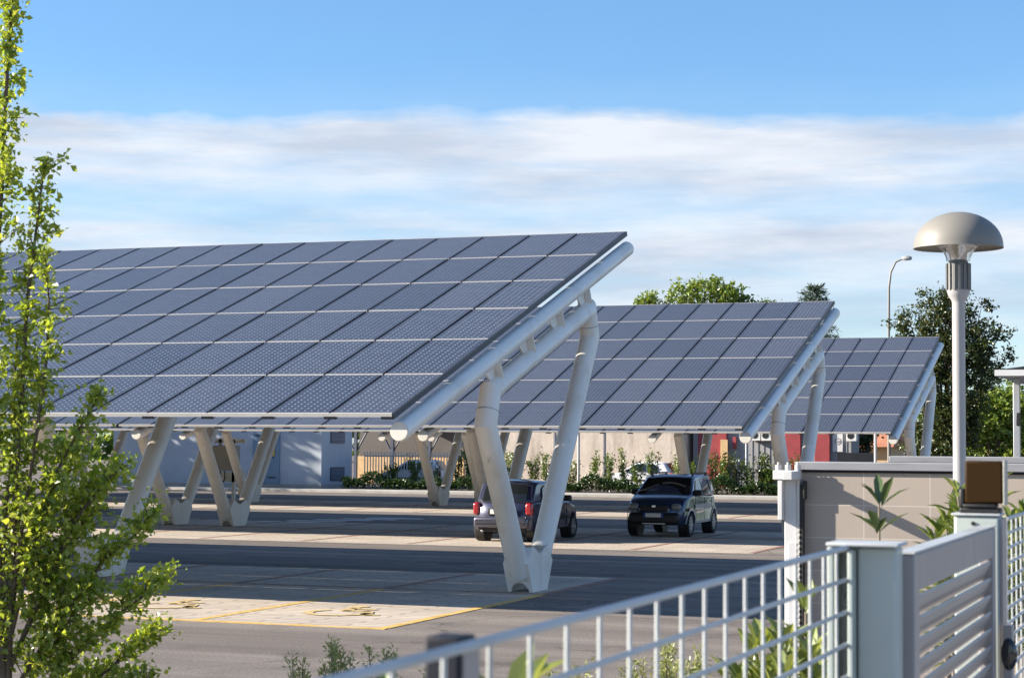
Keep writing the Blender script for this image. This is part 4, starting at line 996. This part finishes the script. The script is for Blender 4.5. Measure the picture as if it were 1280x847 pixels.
# ------------------------------------------------------------------ camera
cam=bpy.data.cameras.new('camera'); co=bpy.data.objects.new('camera',cam); COL.objects.link(co); scene.camera=co
yaw,pit,rol=R(20.48),R(3.04),R(.37)
fw_=Vector((-math.sin(yaw)*math.cos(pit),math.cos(yaw)*math.cos(pit),math.sin(pit)))
r_=Vector((math.cos(yaw),math.sin(yaw),0)); u_=r_.cross(fw_)
r3=r_*math.cos(rol)+u_*math.sin(rol); u3=u_*math.cos(rol)-r_*math.sin(rol)
mw=Matrix((r3,u3,-fw_)).transposed().to_4x4(); mw.translation=Vector((0,0,2.36)); co.matrix_world=mw
cam.sensor_width=36; cam.lens=2422/1280*36; cam.clip_end=2000; cam.clip_start=.05
cam.dof.use_dof=True; cam.dof.focus_distance=34; cam.dof.aperture_fstop=10

# ------------------------------------------------------------------ light and sky
KX,KY=2.2,.70
el=math.atan(1/math.hypot(KX,KY)); sd_=Vector((-KX,-KY,1)).normalized()   # towards the sun
sun=bpy.data.lights.new('sun','SUN'); sun.energy=5.0; sun.angle=R(.53); sun.color=(1,.90,.76)
so=bpy.data.objects.new('sun',sun); COL.objects.link(so); so.rotation_euler=(-sd_).to_track_quat('-Z','Y').to_euler(); so.location=(-40,-10,40)
w=bpy.data.worlds.new('World'); scene.world=w; w.use_nodes=True; nt=w.node_tree; nt.nodes.clear(); L=nt.links
out=nt.nodes.new('ShaderNodeOutputWorld'); bg=nt.nodes.new('ShaderNodeBackground')
sky=nt.nodes.new('ShaderNodeTexSky'); sky.sky_type='NISHITA'; sky.sun_disc=False; sky.sun_elevation=el
sky.sun_rotation=math.atan2(sd_.x,sd_.y); sky.air_density=1.0; sky.dust_density=.3; sky.ozone_density=2.5; sky.altitude=100
bg.inputs['Strength'].default_value=.085
def mnode(op,a,b_=None,c_=None):
    n=nt.nodes.new('ShaderNodeMath'); n.operation=op
    for i,v in enumerate((a,b_,c_)):
        if v is None: continue
        if isinstance(v,(int,float)): n.inputs[i].default_value=v
        else: L.new(v,n.inputs[i])
    return n.outputs[0]
tc=nt.nodes.new('ShaderNodeTexCoord'); sp=nt.nodes.new('ShaderNodeSeparateXYZ'); L.new(tc.outputs['Generated'],sp.inputs[0])
def noise(scale,sc,detail=6,rough=.55,loc=(0,0,0)):
    mp=nt.nodes.new('ShaderNodeMapping'); mp.inputs['Scale'].default_value=sc; mp.inputs['Location'].default_value=loc; L.new(tc.outputs['Generated'],mp.inputs['Vector'])
    n=nt.nodes.new('ShaderNodeTexNoise'); n.inputs['Scale'].default_value=scale; n.inputs['Detail'].default_value=detail; n.inputs['Roughness'].default_value=rough; L.new(mp.outputs[0],n.inputs['Vector']); return n.outputs['Fac']
wob=noise(6,(1,1,2.5),5,.6)
e2=mnode('ADD',sp.outputs['Z'],mnode('MULTIPLY',mnode('SUBTRACT',wob,.5),.045))
rp=nt.nodes.new('ShaderNodeValToRGB'); cr=rp.color_ramp
stops=[(0,.35),(.045,.45),(.080,.80),(.106,.98),(.119,.45),(.133,.92),(.150,1.0),(.161,.92),(.167,.10),(.19,.0),(.5,.12),(1,.05)]
while len(cr.elements)<len(stops): cr.elements.new(.5)
for e_,(p,v) in zip(cr.elements,stops): e_.position=p; e_.color=(v,v,v,1)
L.new(e2,rp.inputs['Fac'])
streak=noise(5,(1,1,9),8,.6,(3,1,0)); fine=noise(16,(1,1,6),6,.6,(1,5,2))
mr=nt.nodes.new('ShaderNodeMapRange'); mr.inputs['From Min'].default_value=.30; mr.inputs['From Max'].default_value=.62; mr.inputs['To Min'].default_value=.42; mr.inputs['To Max'].default_value=1.22
L.new(mnode('ADD',mnode('MULTIPLY',streak,.7),mnode('MULTIPLY',fine,.3)),mr.inputs['Value'])
dens=mnode('MINIMUM',mnode('MULTIPLY',rp.outputs['Color'],mr.outputs[0]),.97)
cc=nt.nodes.new('ShaderNodeValToRGB'); cc.color_ramp.elements[0].position=.35; cc.color_ramp.elements[1].position=.62
cc.color_ramp.elements[0].color=(2.7,3.05,3.65,1); cc.color_ramp.elements[1].color=(3.95,4.15,4.5,1)
L.new(noise(7,(1,1,7),6,.6,(9,2,4)),cc.inputs['Fac'])
tint=nt.nodes.new('ShaderNodeMix'); tint.data_type='RGBA'; tint.blend_type='MULTIPLY'; tint.inputs['Factor'].default_value=1; tint.inputs['B'].default_value=(.57,.75,.91,1)
L.new(sky.outputs[0],tint.inputs['A'])
mix=nt.nodes.new('ShaderNodeMix'); mix.data_type='RGBA'; L.new(dens,mix.inputs['Factor']); L.new(tint.outputs['Result'],mix.inputs['A']); L.new(cc.outputs['Color'],mix.inputs['B'])
L.new(mix.outputs['Result'],bg.inputs['Color']); L.new(bg.outputs[0],out.inputs['Surface'])
vs_=scene.view_settings; vs_.view_transform='Standard'; vs_.look='None'; vs_.exposure=1.4; vs_.gamma=1; vs_.use_curve_mapping=False
scene.render.resolution_x=1024; scene.render.resolution_y=677
scene.render.engine='CYCLES'
